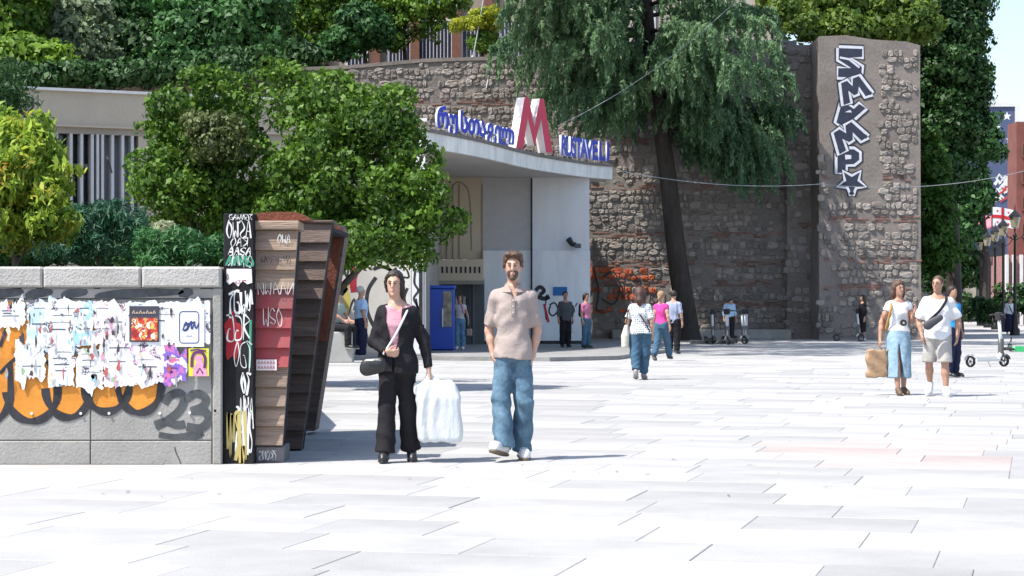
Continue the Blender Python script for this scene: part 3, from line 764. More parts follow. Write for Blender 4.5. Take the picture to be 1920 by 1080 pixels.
# blue booth
bb = root('blue_booth', (PX(827, 58.6), 58.6, .1), 'tall blue booth standing in the metro entrance beside the pillar', 'booth')
M_blue = mat('blue_paint', (.012, .065, .42), rough=.4, var=.12, scale=2, spec=.5)
x0, x1 = PX(803, 58.3), PX(851, 58.3)
m = MB(); m.bbox(x0, x1, 58.3, 59.3, .12, PZ(541, 58.3), .02); m.build('body', M_blue, bb)
m = MB(); m.bbox(x0 - .02, x1 + .03, 58.25, 59.35, PZ(541, 58.3) + .001, PZ(535, 58.3), .02); m.build('top', M_blue, bb)
m = MB(); m.box(PX(831, 58.28), PX(847, 58.28), 58.27, 58.298, .75, 1.72); m.build('mirror_panel', mat('mirror_panel', (.22, .20, .16), rough=.25, var=.5, scale=6), bb)
m = MB(); m.box(PX(829, 58.28), PX(831, 58.28), 58.22, 58.298, .75, 1.25); m.build('handle', M_wt, bb)

# station lettering on the canopy edge, each glyph turned along the curve
def along(s):
    for i in range(len(ed) - 1):
        a, b = Vector(ed[i]), Vector(ed[i + 1]); l = (b - a).length
        if s <= l: return a + (b - a) * (s / l), (b - a) / l
        s -= l
    return b, (b - a) / l
M_bl = mat('letter_blue', (.015, .03, .42), rough=.4, var=.08, spec=.5)
M_bw = mat('letter_side', (.55, .58, .66), rough=.5, var=.05)
def sidefaces(me, zmin=.3):
    "side walls of an extruded glyph get the second material"
    for p in me.polygons: p.material_index = 0 if abs(p.normal.z) > zmin else 1
def put_letters(text, s0, step, size, label, rname, mats, turn=20, sxx=1):
    pr, _ = along(s0 + step * len(text) / 2)
    rt_ = root(rname, (pr.x, pr.y, HT + .09), label, 'sign')
    fr = MB()
    for i, ch in enumerate(text):
        p, t = along(s0 + step * (i + .5) - (step * .22 if ch == 'I' else 0)); n = Vector((t.y, -t.x))
        me = text_mesh(ch, size, .035, .03, 'letter')
        me.materials.clear()
        for q in mats: me.materials.append(q)
        sidefaces(me)
        o = link_mesh('letter', me, rt_); o.location = (p.x - n.x * .04, p.y - n.y * .04, HT + .20); o.scale = (sxx, 1, 1)
        o.matrix_parent_inverse = Matrix.Translation(-Vector(rt_.location))
        o.rotation_euler = (R(90), 0, math.atan2(t.y, t.x) - R(turn))
        c = p - n * .22
        fr.tube([(c.x, c.y, HT + .05), (c.x, c.y, HT + .55)], .018, 5)
    pa, _ = along(s0); pts = []
    for k in range(8):
        p, t = along(s0 + step * len(text) * k / 7); n = Vector((t.y, -t.x)); pts.append((p.x - n.x * .24, p.y - n.y * .24, HT + .35))
    fr.tube(pts, .018, 5)
    fr.build('letter_rack', mat('rack_grey', (.22, .22, .22)), rt_)
put_letters('რუსთაველი', 1.25, .745, .70, 'blue Georgian station name in raised letters on the left of the canopy edge', 'station_name_sign', (M_bl, M_bw), 20, .86)
put_letters('RUSTAVELI', 12.25, .39, .84, 'blue Latin RUSTAVELI raised letters on the right of the canopy edge', 'station_name_sign', (M_bl, M_bw), 8, .72)
# the red M
p, t = along(10.0); n = Vector((t.y, -t.x))
mr = root('metro_logo', (p.x, p.y, HT + .09), 'big red letter M with white sides on the canopy edge', 'sign')
Mh, Mw = 1.60, 1.55
Mp = [(-1, 0), (-.62, 0), (-.36, .62), (-.02, .12), (.02, .12), (.36, .62), (.62, 0), (1, 0), (.52, 1), (.30, 1), (0, .46), (-.30, 1), (-.52, 1)]
me = MB(); me.prism([(a * Mw / 2, b * Mh) for a, b in Mp], 'y', -.17, .17)
mm = me.mesh('letter_body', [mat('logo_red', (.56, .035, .085), rough=.4, var=.08), mat('logo_white', (.72, .66, .66), rough=.5, var=.05)])
for q in mm.polygons: q.material_index = 0 if abs(q.normal.y) > .5 else 1
o = link_mesh('letter_body', mm, mr); o.location = (p.x - n.x * .15, p.y - n.y * .15, HT + .13); o.rotation_euler = (0, 0, math.atan2(t.y, t.x) - R(26))
me = MB()
for k in (-.8, -.2, .2, .8):
    c = p + t * k - n * .2; me.tube([(c.x, c.y, HT + .05), (c.x, c.y, HT + .2)], .03, 5)
me.tube([tuple((p + t * -.5 - n * .3).to_3d() + Vector((0, 0, HT + .1))), tuple((p + t * .6 - n * .3).to_3d() + Vector((0, 0, HT + .6)))], .03, 5)
me.build('logo_rack', M_bk, mr)

# low seat wall left of the entrance
bw = MB(); bw.bbox(PX(560, 50), PX(661, 50), 50, 50.5, 0, .72, .02)
tag(bw.build('seat_wall', mat('seat_concrete', (.36, .36, .34), var=.12, scale=2, bump=.2)), 'low pale concrete seat wall behind the wooden stall', 'low wall')

# small litter and fallen leaves on the paving
rq = random.Random(9); m = MB()
for k in range(150):
    Y = rq.uniform(15, 60); X = rq.uniform(-.22, .25) * Y; a = rq.random() * 6; r0 = rq.uniform(.012, .04)
    m.add([(X + r0 * math.cos(a + j * 1.57) * (1 if j % 2 else .5), Y + r0 * math.sin(a + j * 1.57) * (1 if j % 2 else .5), .008 + .006 * (j == 1)) for j in range(4)], [(0, 1, 2, 3)])
o = m.build('leaf_litter', mat('litter_brown', (.10, .07, .045), var=.5, scale=1)); tag(o, 'tiny dry leaves and litter scattered over the pale paving', 'litter', kind='stuff')
from mathutils import noise as mn
# ================================================================== RUBBLE RETAINING WALL
M_mortar = mat('old_mortar', (0.205, 0.18, 0.16), var=.28, scale=.55, bump=1.6, bscale=5, fine=.16)
M_st = mat('rubble_stone', (0.33, 0.27, 0.22), rough=.9, var=.3, scale=2.3, bump=.8, bscale=16, island=.36, base2=(.27, .25, .235), fine=.16)
M_brk = mat('old_brick', (0.21, 0.115, 0.09), rough=.9, var=.3, scale=2, bump=.5, island=.35)
M_ost = mat('orange_painted_stone', (0.45, 0.10, 0.035), rough=.8, var=.45, scale=2.5, bump=.6, island=.3)
M_plast = mat('grey_plaster', (0.215, 0.185, 0.165), var=.22, scale=.8, bump=.8, bscale=7, fine=.12)
rs = random.Random(21)
def stone_geo(w, h, d, r, n=9):
    "irregular flattened stone centred at the origin, front towards -y"
    ring = []
    for k in range(n):
        a = 2 * math.pi * (k + r.uniform(-.25, .25)) / n
        ca_, sa_ = math.cos(a), math.sin(a)
        e = r.choice((3.5, 5, 7))
        q = (abs(ca_) ** e + abs(sa_) ** e) ** (-1 / e)
        q *= r.uniform(.88, 1.06)
        ring.append((ca_ * q * w / 2, sa_ * q * h / 2))
    v = [(x, 0.03, z) for x, z in ring]
    v += [(x * .93, -d * r.uniform(.45, .8), z * .93) for x, z in ring]
    tx, tz = r.uniform(-.25, .25) * d, r.uniform(-.3, .3) * d
    v += [(x * .74, -d + tx * x / w + tz * z / h + r.uniform(-.016, .016), z * .72) for x, z in ring]
    v += [(0, -d * r.uniform(.85, 1.15), 0)]
    f = []
    for k in range(n):
        l = (k + 1) % n
        f += [(k, l, n + l, n + k), (n + k, n + l, 2 * n + l, 2 * n + k), (2 * n + k, 2 * n + l, 3 * n)]
    return v, f
def rubble(x0, x1, ztop, z0, yf, parent, keep, bands, nobj, facing=None, orange=None, seed=1):
    """fill x0..x1 on the plane y=yf with courses of stones; keep(x,z)->prob; bands: z of brick courses"""
    r = random.Random(seed)
    stones = []; bricks = MB()
    z = z0
    bl = sorted(bands)
    while True:
        h = r.uniform(.15, .33)
        nb = [b for b in bl if z <= b < z + h + .1]
        if nb:
            b = nb[0]
            for row in range(3):
                x = x0 + r.random() * .2; zz = z + .02 + row * .085
                while x < x1:
                    w = r.uniform(.18, .28)
                    if zz < ztop(x) - .1 and r.random() < keep(x, zz) * (.75 if mn.noise(Vector((x * .5, 1, zz))) > -.1 else .15):
                        dd = r.uniform(.005, .04); bricks.bbox(x, x + w - .02, yf - dd, yf + .03, zz, zz + .062, .006)
                    x += w
            bl.remove(b); z += 3 * .085 + .02; continue
        x = x0 - r.random() * .2
        while x < x1:
            w = h * r.uniform(.8, 2.1)
            if x + w > x1 + .05: w = x1 + .03 - x
            if w < .12: break
            zc_ = z + h / 2 + r.uniform(-.045, .045)
            if zc_ + h / 2 < ztop(x + w / 2) and r.random() < keep(x + w / 2, zc_):
                if w * h > .085 and r.random() < .55:     # split: two small ones
                    stones.append((w * h * .5, x + w * .26, zc_, w * .5 - .01, h - .01)); stones.append((w * h * .45, x + w * .76, zc_ - .0, w * .48 - .01, h * .9))
                else:
                    stones.append((w * h, x + w / 2, zc_, w - .012, h - .006))
            x += w
        z += h
        if z > max(ztop(x0), ztop((x0 + x1) / 2), ztop(x1)): break
    stones.sort(key=lambda s: -s[0] * (1 if (facing is None or facing(s[1], s[2])) else .01))
    lib = [(lambda vf: (lambda mb: mb.mesh('stone', M_st))(MB().add(*vf)))(stone_geo(.4, .26, .042, rs)) for _ in range(14)]
    fill = MB(); po = MB()
    for i, (ar, x, zc_, w, h) in enumerate(stones):
        isor = orange and orange(x, zc_)
        if i < nobj and not isor:
            o = link_mesh('stone', lib[i % 14], parent, (x, yf, zc_))
            o.scale = (w / .4, r.uniform(.8, 1.6), h / .26); o.rotation_euler = (0, r.uniform(-.06, .06), 0)
        else:
            v, f = stone_geo(w, h, r.uniform(.01, .07), r)
            (po if isor else fill).add([(a + x, b + yf, c + zc_) for a, b, c in v], f)
    if fill.f: fill.build('small_stones', M_st, parent)['kind'] = 'stuff'
    if po.f: po.build('painted_stones', M_ost, parent)['kind'] = 'stuff'
    if bricks.f: bricks.build('brick_courses', M_brk, parent)['kind'] = 'stuff'

YW, YM, YPi = 84.0, 83.2, 81.0
rw = root('rubble_wall', (2, YW, 0), 'tall old rubble stone retaining wall with red brick courses behind the metro entrance', 'wall')
def interp(tab):
    def f(x):
        for (a, b), (c, d) in zip(tab, tab[1:]):
            if x <= c: return b + (d - b) * max(0, (x - a)) / (c - a)
        return tab[-1][1]
    return f
XL, XR = PX(380, YW), PX(1475, YW)
topf = interp([(XL, PZ(134, YW)), (PX(640, YW), PZ(126, YW)), (PX(800, YW), PZ(112, YW)), (PX(945, YW), PZ(108, YW)), (PX(1100, YW), PZ(98, YW)), (PX(1300, YW), PZ(85, YW)), (XR, PZ(76, YW))])
m = MB()
pts = [(XL, -.2), (XR + .4, -.2)] + [(x, topf(x)) for x in np.linspace(XR + .4, XL, 24)]
m.prism(pts, 'y', YW, YW + 1.2); m.build('wall_body', M_mortar, rw)
m = MB()
for i in range(24):
    a = XL + (XR - XL) * i / 24; b = XL + (XR - XL) * (i + 1) / 24
    m.add([(a, YW - .05, topf(a) - .09), (b, YW - .05, topf(b) - .09), (b, YW - .05, topf(b) + .05), (a, YW - .05, topf(a) + .05),
           (a, YW + 1.2, topf(a) - .09), (b, YW + 1.2, topf(b) - .09), (b, YW + 1.2, topf(b) + .05), (a, YW + 1.2, topf(a) + .05)],
          [(0, 1, 2, 3), (3, 2, 6, 7), (0, 3, 7, 4), (0, 4, 5, 1)])
m.build('coping', M_plast, rw)
def keepW(x, z):
    n = mn.noise(Vector((x * .35, 3.1, z * .45)))
    base = .95 if n < .22 else .6
    if 10 > x > 5 and z > 7: base *= .5
    return base
def orangeW(x, z):
    return (PX(1106, YW) < x < PX(1240, YW)) and (PZ(585, YW) < z < PZ(488, YW)) and (abs(((x * 1.7 + .3 * math.sin(z * 5)) % 1.5) - .75) > .10) and mn.noise(Vector((x * 1.1, 0, z * 1.4))) > -.45
rubble(XL, XR - .02, lambda x: topf(x) - .1, .12, YW, rw, keepW, [1.5, 2.25, 3.05, 4.35, 6.0, 7.9, 9.3], 300,
       facing=lambda x, z: (x > PX(1108, YW) and z < 9.5) or z > 7.6, orange=orangeW, seed=4)
# black outlines of the orange graffiti, sprayed over the stones
m = MB()
def O(pts, w):
    q = spline(pts, 5); n = len(q)
    vs = []
    m.ribbon([(PX(a, YW), PZ(b, YW)) for a, b in q], w, YW - .115)
O([(1112, 500), (1122, 545), (1118, 580), (1130, 582)], .07); O([(1130, 520), (1150, 510), (1162, 540), (1150, 570), (1128, 560)], .06)
O([(1170, 560), (1172, 525), (1186, 515), (1200, 530), (1198, 560)], .06)
for k in range(4): O([(1212 + 14 * k, 540 + 3 * k), (1220 + 14 * k, 560), (1208 + 15 * k, 590)], .05)
m.build('dark_graffiti', M_bk, rw)
# low ledge at the foot
lg = MB(); lg.bbox(PX(1148, 83), PX(1482, 83), 82.7, 83.88, 0, .36, .02)
tag(lg.build('stone_ledge', mat('ledge_stone', (.36, .34, .31), var=.2, scale=2, bump=.4)), 'low pale ledge running along the foot of the rubble wall behind the scooters', 'ledge')
# set-forward middle bay and the big pier
pr_ = root('stone_pier', (13.2, YPi, 0), 'massive plastered stone buttress with rubble patches and vertical graffiti, right end of the wall', 'buttress')
X0, X1, X2 = PX(1476, YM), PX(1536, YPi), PX(1725, YPi)
m = MB(); m.box(X0, X1 + .3, YM, YW + 1.2, -.2, PZ(84, YM)); m.build('middle_bay', M_plast, pr_)
m = MB()
pt = [(X1, -.2), (X2 + .05, -.2), (X2, PZ(85, YPi)), (X2 - .5, PZ(78, YPi)), (X2 - 1.8, PZ(74, YPi)), (X2 - 2.8, PZ(66, YPi)), (X1, PZ(68, YPi))]
m.prism(pt, 'y', YPi, YW + 3.5); m.build('pier_body', M_plast, pr_)
def keepP(x, z):
    px, py = 960 + x * 4000 / YPi, 568 - (z - CAMH) * 4000 / YPi
    d = (px - 1625) - (py - 90) * -.02
    n = mn.noise(Vector((x * .8, 9.1, z * .55)))
    if px < 1652 and 76 < py < 385: return .8 if (px < 1552 and py > 290) else 0
    if py < 120: return .75 if px > 1575 and n > -.15 else .4
    if py < 250: return .85 if abs(px - 1658 - (py - 120) * .12) < 30 else .5
    if px > 1716: return .5
    if py < 365: return .85 if n > -.12 else .3
    lim = 1556 + (py - 365) * .1
    if px < lim: return .45
    if py > 570 and px < 1660: return .4
    return .92 if n > -.3 else .4
rubble(X1 + .05, X2 - .12, interp([(X1, pt[-1][1] - .1), (X2, pt[2][1] - .1)]), .2, YPi, pr_, keepP, [2.0, 3.0, 4.6, 6.3], 300, seed=9)
rubble(X0 + .02, X1 - .05, lambda x: PZ(88, YM), .2, YM, pr_, lambda x, z: .6 if z < 7 else .7, [2.1, 4.6], 0, seed=12)
# vertical graffiti SWAMP and a star
M_gf = mat('graffiti_navy', (.022, .028, .055), rough=.6, var=.3)
M_go = mat('graffiti_outline_white', (.62, .64, .70), rough=.6, var=.12, scale=4)
M_gs = mat('graffiti_shadow', (.015, .017, .03), rough=.6)
yq = YPi - .012
def gl(polyset, k):
    "block letter: polygons in photo px; drawn three times: dark surround, white outline, navy fill"
    for lay, (off, mt) in enumerate(((.17, M_gs), (.11, M_go))):
        m = MB()
        for poly in polyset:
            q = [(PX(a, YPi), PZ(b, YPi)) for a, b in poly]
            m.ribbon(q + [q[0]], off * 2, yq - .0015 * lay - .004 * (k % 2) - .0002 * k)
        m.build('letter_outline' if lay else 'letter_surround', mt, grp)
    m = MB()
    for poly in polyset:
        m.poly([(PX(a, YPi), PZ(b, YPi)) for a, b in poly], yq - .0030 - .004 * (k % 2) - .0002 * k)
    m.build('letter', M_gf, grp)
grp = pr_
def xf(poly, cx, cy, s, a, sy=None):
    c_, s_ = math.cos(R(a)), math.sin(R(a)); sy = sy or s
    return [(cx + x * s * c_ - y * sy * s_, cy + x * s * s_ + y * sy * c_) for x, y in poly]
Sg = [(-1, -1), (1, -1), (1, -.45), (-.1, -.35), (1, .25), (1, 1), (-1, 1), (-1, .4), (.1, .35), (-1, -.2)]
Wg = [(-1.2, -1), (-.65, -1), (-.45, .1), (-.15, -.5), (.15, -.5), (.45, .1), (.65, -1), (1.2, -1), (.75, 1), (.25, 1), (0, .35), (-.25, 1), (-.75, 1)]
Ag = [(-.35, -1), (.35, -1), (1, 1), (.4, 1), (.25, .5), (-.25, .5), (-.4, 1), (-1, 1)]
Mg = [(-x, -y) for x, y in Wg]
Pg = [(-.9, -1), (.5, -1), (.95, -.7), (.95, -.1), (.5, .25), (-.2, .3), (-.2, 1), (-.9, 1)]
st_ = [(math.sin(R(36 * k)) * (1 if k % 2 == 0 else .42), -math.cos(R(36 * k)) * (1 if k % 2 == 0 else .42)) for k in range(10)]
gl([xf(Sg, 1594, 118, 22, 2, 27)], 0)
gl([xf(Wg, 1601, 168, 24, 158, 20)], 1)
gl([xf(Ag, 1589, 212, 24, 212, 26)], 2)
gl([xf(Mg, 1590, 256, 26, -32, 20)], 3)
gl([xf(Pg, 1590, 302, 22, 0, 22)], 4)
gl([xf(st_, 1597, 342, 26, 180, 24)], 5)
for q in (xf([(-.25, .2), (.2, -.05), (-.05, .3)], 1589, 212, 26, 212), xf([(-.3, -.6), (.3, -.55), (.3, -.2), (-.25, -.15)], 1590, 302, 20, 0)):
    m = MB(); m.poly([(PX(a, YPi), PZ(b, YPi)) for a, b in q], yq - .010); m.build('letter_counter', M_go, pr_)
m = MB()
for q in (xf([(-.9, -.35), (-.1, -.25), (.8, .3)], 1594, 118, 22, 2, 27),): m.ribbon([(PX(a, YPi), PZ(b, YPi)) for a, b in q], .08, yq - .0095)
m.build('letter_highlight', M_go, pr_)
# terrace behind the wall
g = MB(); g.box(-60, PX(1600, 88), YW + 1.2, 170, -.3, 10.6)
tag(g.build('upper_terrace', M_soil), 'raised ground held up by the stone wall', kind='structure')
g = MB(); g.prism([(-40, 0), (-9.9, 0), (-9.9, 9.5), (-14, 9.5), (-40, 8.0)], 'y', 72, 85.1)
tag(g.build('hillside', M_soil), 'wooded bank behind the pavilion', kind='structure')

# ================================================================== BUILDINGS ON THE TERRACE
def facade(name, label, x0, x1, y, z0, z1, mt, depth, wins, mtw, bars=True, frame=None, door=None):
    b = root(name, ((x0 + x1) / 2, y, z0), label, 'building')
    m = MB(); m.box(x0, x1, y, y + depth, z0, z1); m.build('wall', mt, b)
    for (a, c, d, e) in wins:
        m = MB(); m.box(a, c, y - .03, y - .002, d, e); w = m.build('window', mtw, b)
        m = MB()
        m.box(a - .1, a, y - .08, y - .001, d - .1, e + .1); m.box(c, c + .1, y - .08, y - .001, d - .1, e + .1); m.box(a, c, y - .08, y - .001, e, e + .1); m.box(a, c, y - .14, y - .001, d - .12, d)
        m.build('window_frame', frame or mt, w)
        if bars:
            m = MB(); n = max(3, int((c - a) / .16))
            for k in range(1, n): xx = a + (c - a) * k / n; m.box(xx - .02, xx + .02, y - .12, y - .08, d, e)
            m.build('window_bars', M_fin, w)
    return b
YT = 102
M_tan = mat('tan_render', (.30, .25, .20), var=.12, scale=.5, fine=.05)
tb = facade('terrace_building', 'beige building with barred windows and brown pilasters above the stone wall', PX(500, YT), PX(1250, YT), YT, 10.6, 24,
       M_tan, 14, [(PX(a, YT), PX(b, YT), PZ(128, YT), PZ(40, YT)) for a, b in ((545, 578), (652, 686), (730, 768), (786, 846), (868, 905), (940, 985))], mat('violet_glass', (.06, .06, .10), rough=.2, var=.2), frame=M_white)
m = MB()
for a in (522, 606, 705, 778, 856, 915): m.box(PX(a, YT) - .22, PX(a, YT) + .22, YT - .3, YT - .002, 10.6, 24)
m.build('pilaster', mat('brown_pilaster', (.17, .075, .05), var=.2), tb)
YU = 96
ub = facade('upper_house', 'plain beige house end showing between the cedar and the yellow-green tree', PX(1120, YU), PX(1472, YU), YU, 10.6, 24, mat('warm_render', (.46, .40, .33), var=.08), 10, [(PX(1190, YU), PX(1225, YU), PZ(95, YU), PZ(10, YU))], M_glass, bars=False, frame=M_white)
# flag pole above wall
fp_ = MB(); fp_.tube([P(893, 80, 86), P(880, 125, 84.2)], .035, 6); fp_.tube([P(920, 120, 84.1), P(912, 165, 83.9)], .03, 6); fp_.tube([P(884, 125, 84.1), P(912, -30, 84.6)], .025, 5)
tag(fp_.build('thin_pole', mat('pole_grey', (.42, .43, .45), metal=.3, rough=.5)), 'thin pale metal pole leaning on the top of the stone wall beside the yellow shrub', 'pole')

# ================================================================== FAR RIGHT: avenue
YA = 165
ab = root('mural_building', (PX(1850, YA), YA, 0), 'tall building end covered by a slate blue mural with white stars, far right', 'building')
x0, x1 = PX(1740, YA), PX(1903, YA)
m = MB(); m.box(x0, x1, YA, YA + 14, 0, PZ(196, YA)); m.build('wall', mat('slate_blue', (.075, .10, .19), var=.12, scale=.15, rough=.7), ab)
m = MB(); m.box(x1, x1 + .35, YA - .15, YA + 14, 0, PZ(196, YA)); m.build('white_edge', M_white, ab)
m = MB(); m.box(x0, x1, YA - .1, YA - .001, PZ(200, YA), PZ(192, YA)); m.build('roof_edge', M_white, ab)
m = MB()
for cx, cy, s in ((1888, 218, 9), (1892, 262, 7), (1872, 238, 5), (1896, 300, 5)): m.poly([(PX(a, YA), PZ(b, YA)) for a, b in xf(st_, cx, cy, s, 0)], YA - .02)
m.build('star', M_wt, ab)
m = MB()
rq = random.Random(8)
for k in range(16):
    cx, cy = 1868 + rq.random() * 24, 330 + rq.random() * 45
    m.ribbon([(PX(cx + dx, YA), PZ(cy + dy, YA)) for dx, dy in ((-6, 5), (0, -4), (5, 3))], .12 + .15 * rq.random(), YA - .03 - .001 * k)
m.build('white_scrawl', M_wt, ab)
m = MB()
for cx, cy in ((1878, 360), (1888, 350), (1884, 372)): m.ribbon([(PX(cx - 9, YA), PZ(cy + 6, YA)), (PX(cx + 9, YA), PZ(cy - 5, YA))], .14, YA - .05)
m.build('red_strokes', mat('mural_red', (.5, .05, .05)), ab)
# shop front at its foot
YH = 158
sh = root('street_shop', (PX(1825, YH), YH, 0), 'street level shop with blue sign band and striped pink canopy in the tree shade', 'building')
m = MB(); m.box(PX(1725, YH), PX(1885, YH), YH, YH + 6.9, 0, PZ(448, YH)); m.build('wall', mat('shop_dark', (.07, .075, .08), var=.2), sh)
m = MB(); m.box(PX(1798, YH), PX(1855, YH), YH - .4, YH - .01, PZ(482, YH), PZ(455, YH)); sg = m.build('sign_board', mat('sign_blue', (.02, .10, .30)), sh)
m = MB(); 
for k in range(2): m.ribbon([(PX(1812 + 8 * k, YH), PZ(474, YH)), (PX(1814 + 8 * k, YH), PZ(463, YH)), (PX(1817 + 8 * k, YH), PZ(474, YH))], .12, YH - .42)
m.build('sign_letters', M_wt, sg)
m = MB(); m.add([(PX(1800, YH), YH - 1.6, PZ(446, YH)), (PX(1862, YH), YH - 1.6, PZ(420, YH)), (PX(1862, YH), YH, PZ(402, YH)), (PX(1812, YH), YH, PZ(412, YH)), (PX(1800, YH), YH - 1.6, PZ(449, YH)), (PX(1862, YH), YH - 1.6, PZ(423, YH))], [(0, 1, 2, 3), (4, 5, 1, 0)])
m.build('awning', mat('awning_pink', (.52, .16, .19), var=.15), sh)
m = MB(); m.box(PX(1790, YH), PX(1845, YH), YH - .25, YH - .01, PZ(458, YH), PZ(449, YH))
for k in range(8): m.ribbon([(PX(1785 + k * 7 + d, YH), PZ(443 + e, YH)) for d, e in ((0, 6), (3, -7 + k % 3), (6, 5))], .25, YH - .3)
m.build('letter_frieze', M_wt, sh)
m = MB(); m.box(PX(1806, YH), PX(1830, YH), YH - .06, YH - .01, 0.2, PZ(495, YH)); m.build('shop_window', mat('shop_glow', (.34, .31, .25), rough=.3, var=.3), sh)
m = MB(); m.box(PX(1740, YH), PX(1785, YH), YH - 2, YH - .01, PZ(505, YH), PZ(497, YH)); m.build('entry_roof', mat('entry_grey', (.25, .25, .25)), sh)
YR = 138
rb = facade('brick_building', 'red brick building cut off by the right edge of the picture', PX(1906, YR), PX(2050, YR), YR, 0, PZ(228, YR), mat('red_brick', (.19, .065, .05), var=.2, scale=1.2, fine=.1), 2.5,
            [(PX(a, YR), PX(a + 9, YR), PZ(q + 22, YR), PZ(q, YR)) for a in (1918, 1936) for q in (270, 320, 370, 420)], M_glass, bars=False)
m = MB(); m.box(PX(1878, YR), PX(2050, YR), YR - .6, YR + 4, 0, PZ(480, YR)); m.build('porch', mat('porch_pink', (.30, .15, .14), var=.12), rb)
m = MB()
for a in (1880, 1893, 1907, 1921): m.box(PX(a, YR), PX(a, YR) + .18, YR - .9, YR - .61, 0, PZ(478, YR))
m.build('porch_column', M_white, rb)
# flag on the mural building
fl = root('flag', (PX(1858, 120), 120, PZ(470, 120)), 'white flag with a red cross and four small crosses, hung among the street lamps', 'flag')
m = MB(); m.tube([(PX(1860, 120), 120, 3.5), (PX(1860, 120), 120, PZ(383, 120))], .04, 6); m.build('flagpole', M_bk, fl)
def flagpt(u, v): return (PX(1861, 120) + u * 1.15, 120 - .08 * math.sin(u * 7) * u - .02, PZ(388, 120) - v * 1.05 - .18 * u * u)
def flagpatch(u0, u1, v0, v1, off, nm, mt):
    m = MB(); n = 8; v = []
    for i in range(n + 1):
        for j in range(2):
            q = flagpt(u0 + (u1 - u0) * i / n, v0 + (v1 - v0) * j); v.append((q[0], q[1] - off, q[2]))
    m.add(v, [(2 * i, 2 * i + 1, 2 * i + 3, 2 * i + 2) for i in range(n)]); m.build(nm, mt, fl)
M_fr = mat('flag_red', (.55, .02, .03), var=.05)
flagpatch(0, 1, 0, 1, 0, 'cloth', mat('flag_white', (.72, .74, .78), var=.03))
flagpatch(0, 1, .41, .59, .012, 'cross', M_fr); flagpatch(.43, .57, 0, 1, .014, 'cross', M_fr)
for u in (.17, .73):
    for v in (.14, .74): flagpatch(u, u + .12, v + .04, v + .08, .012, 'small_cross', M_fr); flagpatch(u + .04, u + .08, v, v + .12, .014, 'small_cross', M_fr)

# ================================================================== STREET LAMPS
M_iron = mat('black_iron', (.022, .022, .024), rough=.45, var=.3, metal=.4)
lamp = empty('street_lamp', (0, 0, 0), 0, 'tallest black iron lantern post, nearest of the row at the right edge', 'street lamp', 'ornate street lamps along the avenue')
def lathe(mb, prof, n=10, cx=0, cy=0):
    o = len(mb.v)
    vs = [(cx + r * math.cos(2 * math.pi * k / n), cy + r * math.sin(2 * math.pi * k / n), z) for r, z in prof for k in range(n)]
    fs = [(i * n + k, i * n + (k + 1) % n, (i + 1) * n + (k + 1) % n, (i + 1) * n + k) for i in range(len(prof) - 1) for k in range(n)]
    return mb.add(vs, fs)
m = MB(); lathe(m, [(.22, 0), (.22, .25), (.14, .35), (.12, .9), (.07, 1.0), (.055, 4.2), (.09, 4.25), (.09, 4.32), (.04, 4.4), (.04, 4.6)]); m.build('post', M_iron, lamp, True)
m = MB(); lathe(m, [(.05, 4.6), (.16, 4.66), (.24, 5.1), (.235, 5.1), (.15, 4.67)], 6); m.build('lantern_glass', mat('lantern_glass', (.34, .30, .20), rough=.2, var=.2), lamp)
m = MB(); lathe(m, [(.30, 5.1), (.26, 5.18), (.10, 5.34), (.03, 5.4), (.02, 5.6), (0, 5.62)], 6); m.build('lantern_cap', M_iron, lamp)
m = MB()
for sgn in (-1, 1): m.tube([(0, 0, 4.1), (sgn * .3, 0, 4.25), (sgn * .45, 0, 4.5), (sgn * .35, 0, 4.6)], .025, 5)
m.build('scroll_arm', M_iron, lamp)
lamp.location = (PX(1903, 92), 92, 0)
for px_, Y, lab in ((1881, 103, 'second black lantern post from the right edge, beside the flag'), (1866, 112, 'third lantern post from the right edge, just left of the white flag'),
                    (1851, 121, 'fourth lantern post from the right edge, before the blue shop sign'), (1838, 130, 'leftmost and smallest lantern post of the row')):
    copy_tree(lamp, (PX(px_, Y), Y, 0), 0, lab)

# overhead cables
def cable(a, b, sag, r=.009, name='cable', label=''):
    m = MB(); a, b = Vector(a), Vector(b)
    m.tube([a + (b - a) * t - Vector((0, 0, sag * 4 * t * (1 - t))) for t in [k / 24 for k in range(25)]], r, 5)
    return tag(m.build(name, mat('cable_grey', (.30, .31, .32), rough=.5)), label, 'cable')
cable(P(1046, 236, 62.5), P(1440, -60, 71), .5, label='thin pale cable rising from the red letter M into the cedar')
cable(P(1150, 318, 68.7), P(1538, 345, 75), .25, label='thin pale cable from the canopy tip sagging across the stone wall', r=.012)
cable(P(1538, 345, 75), P(1930, 318, 84), .35, label='thin pale cable crossing the graffitied pier towards the avenue', r=.012)
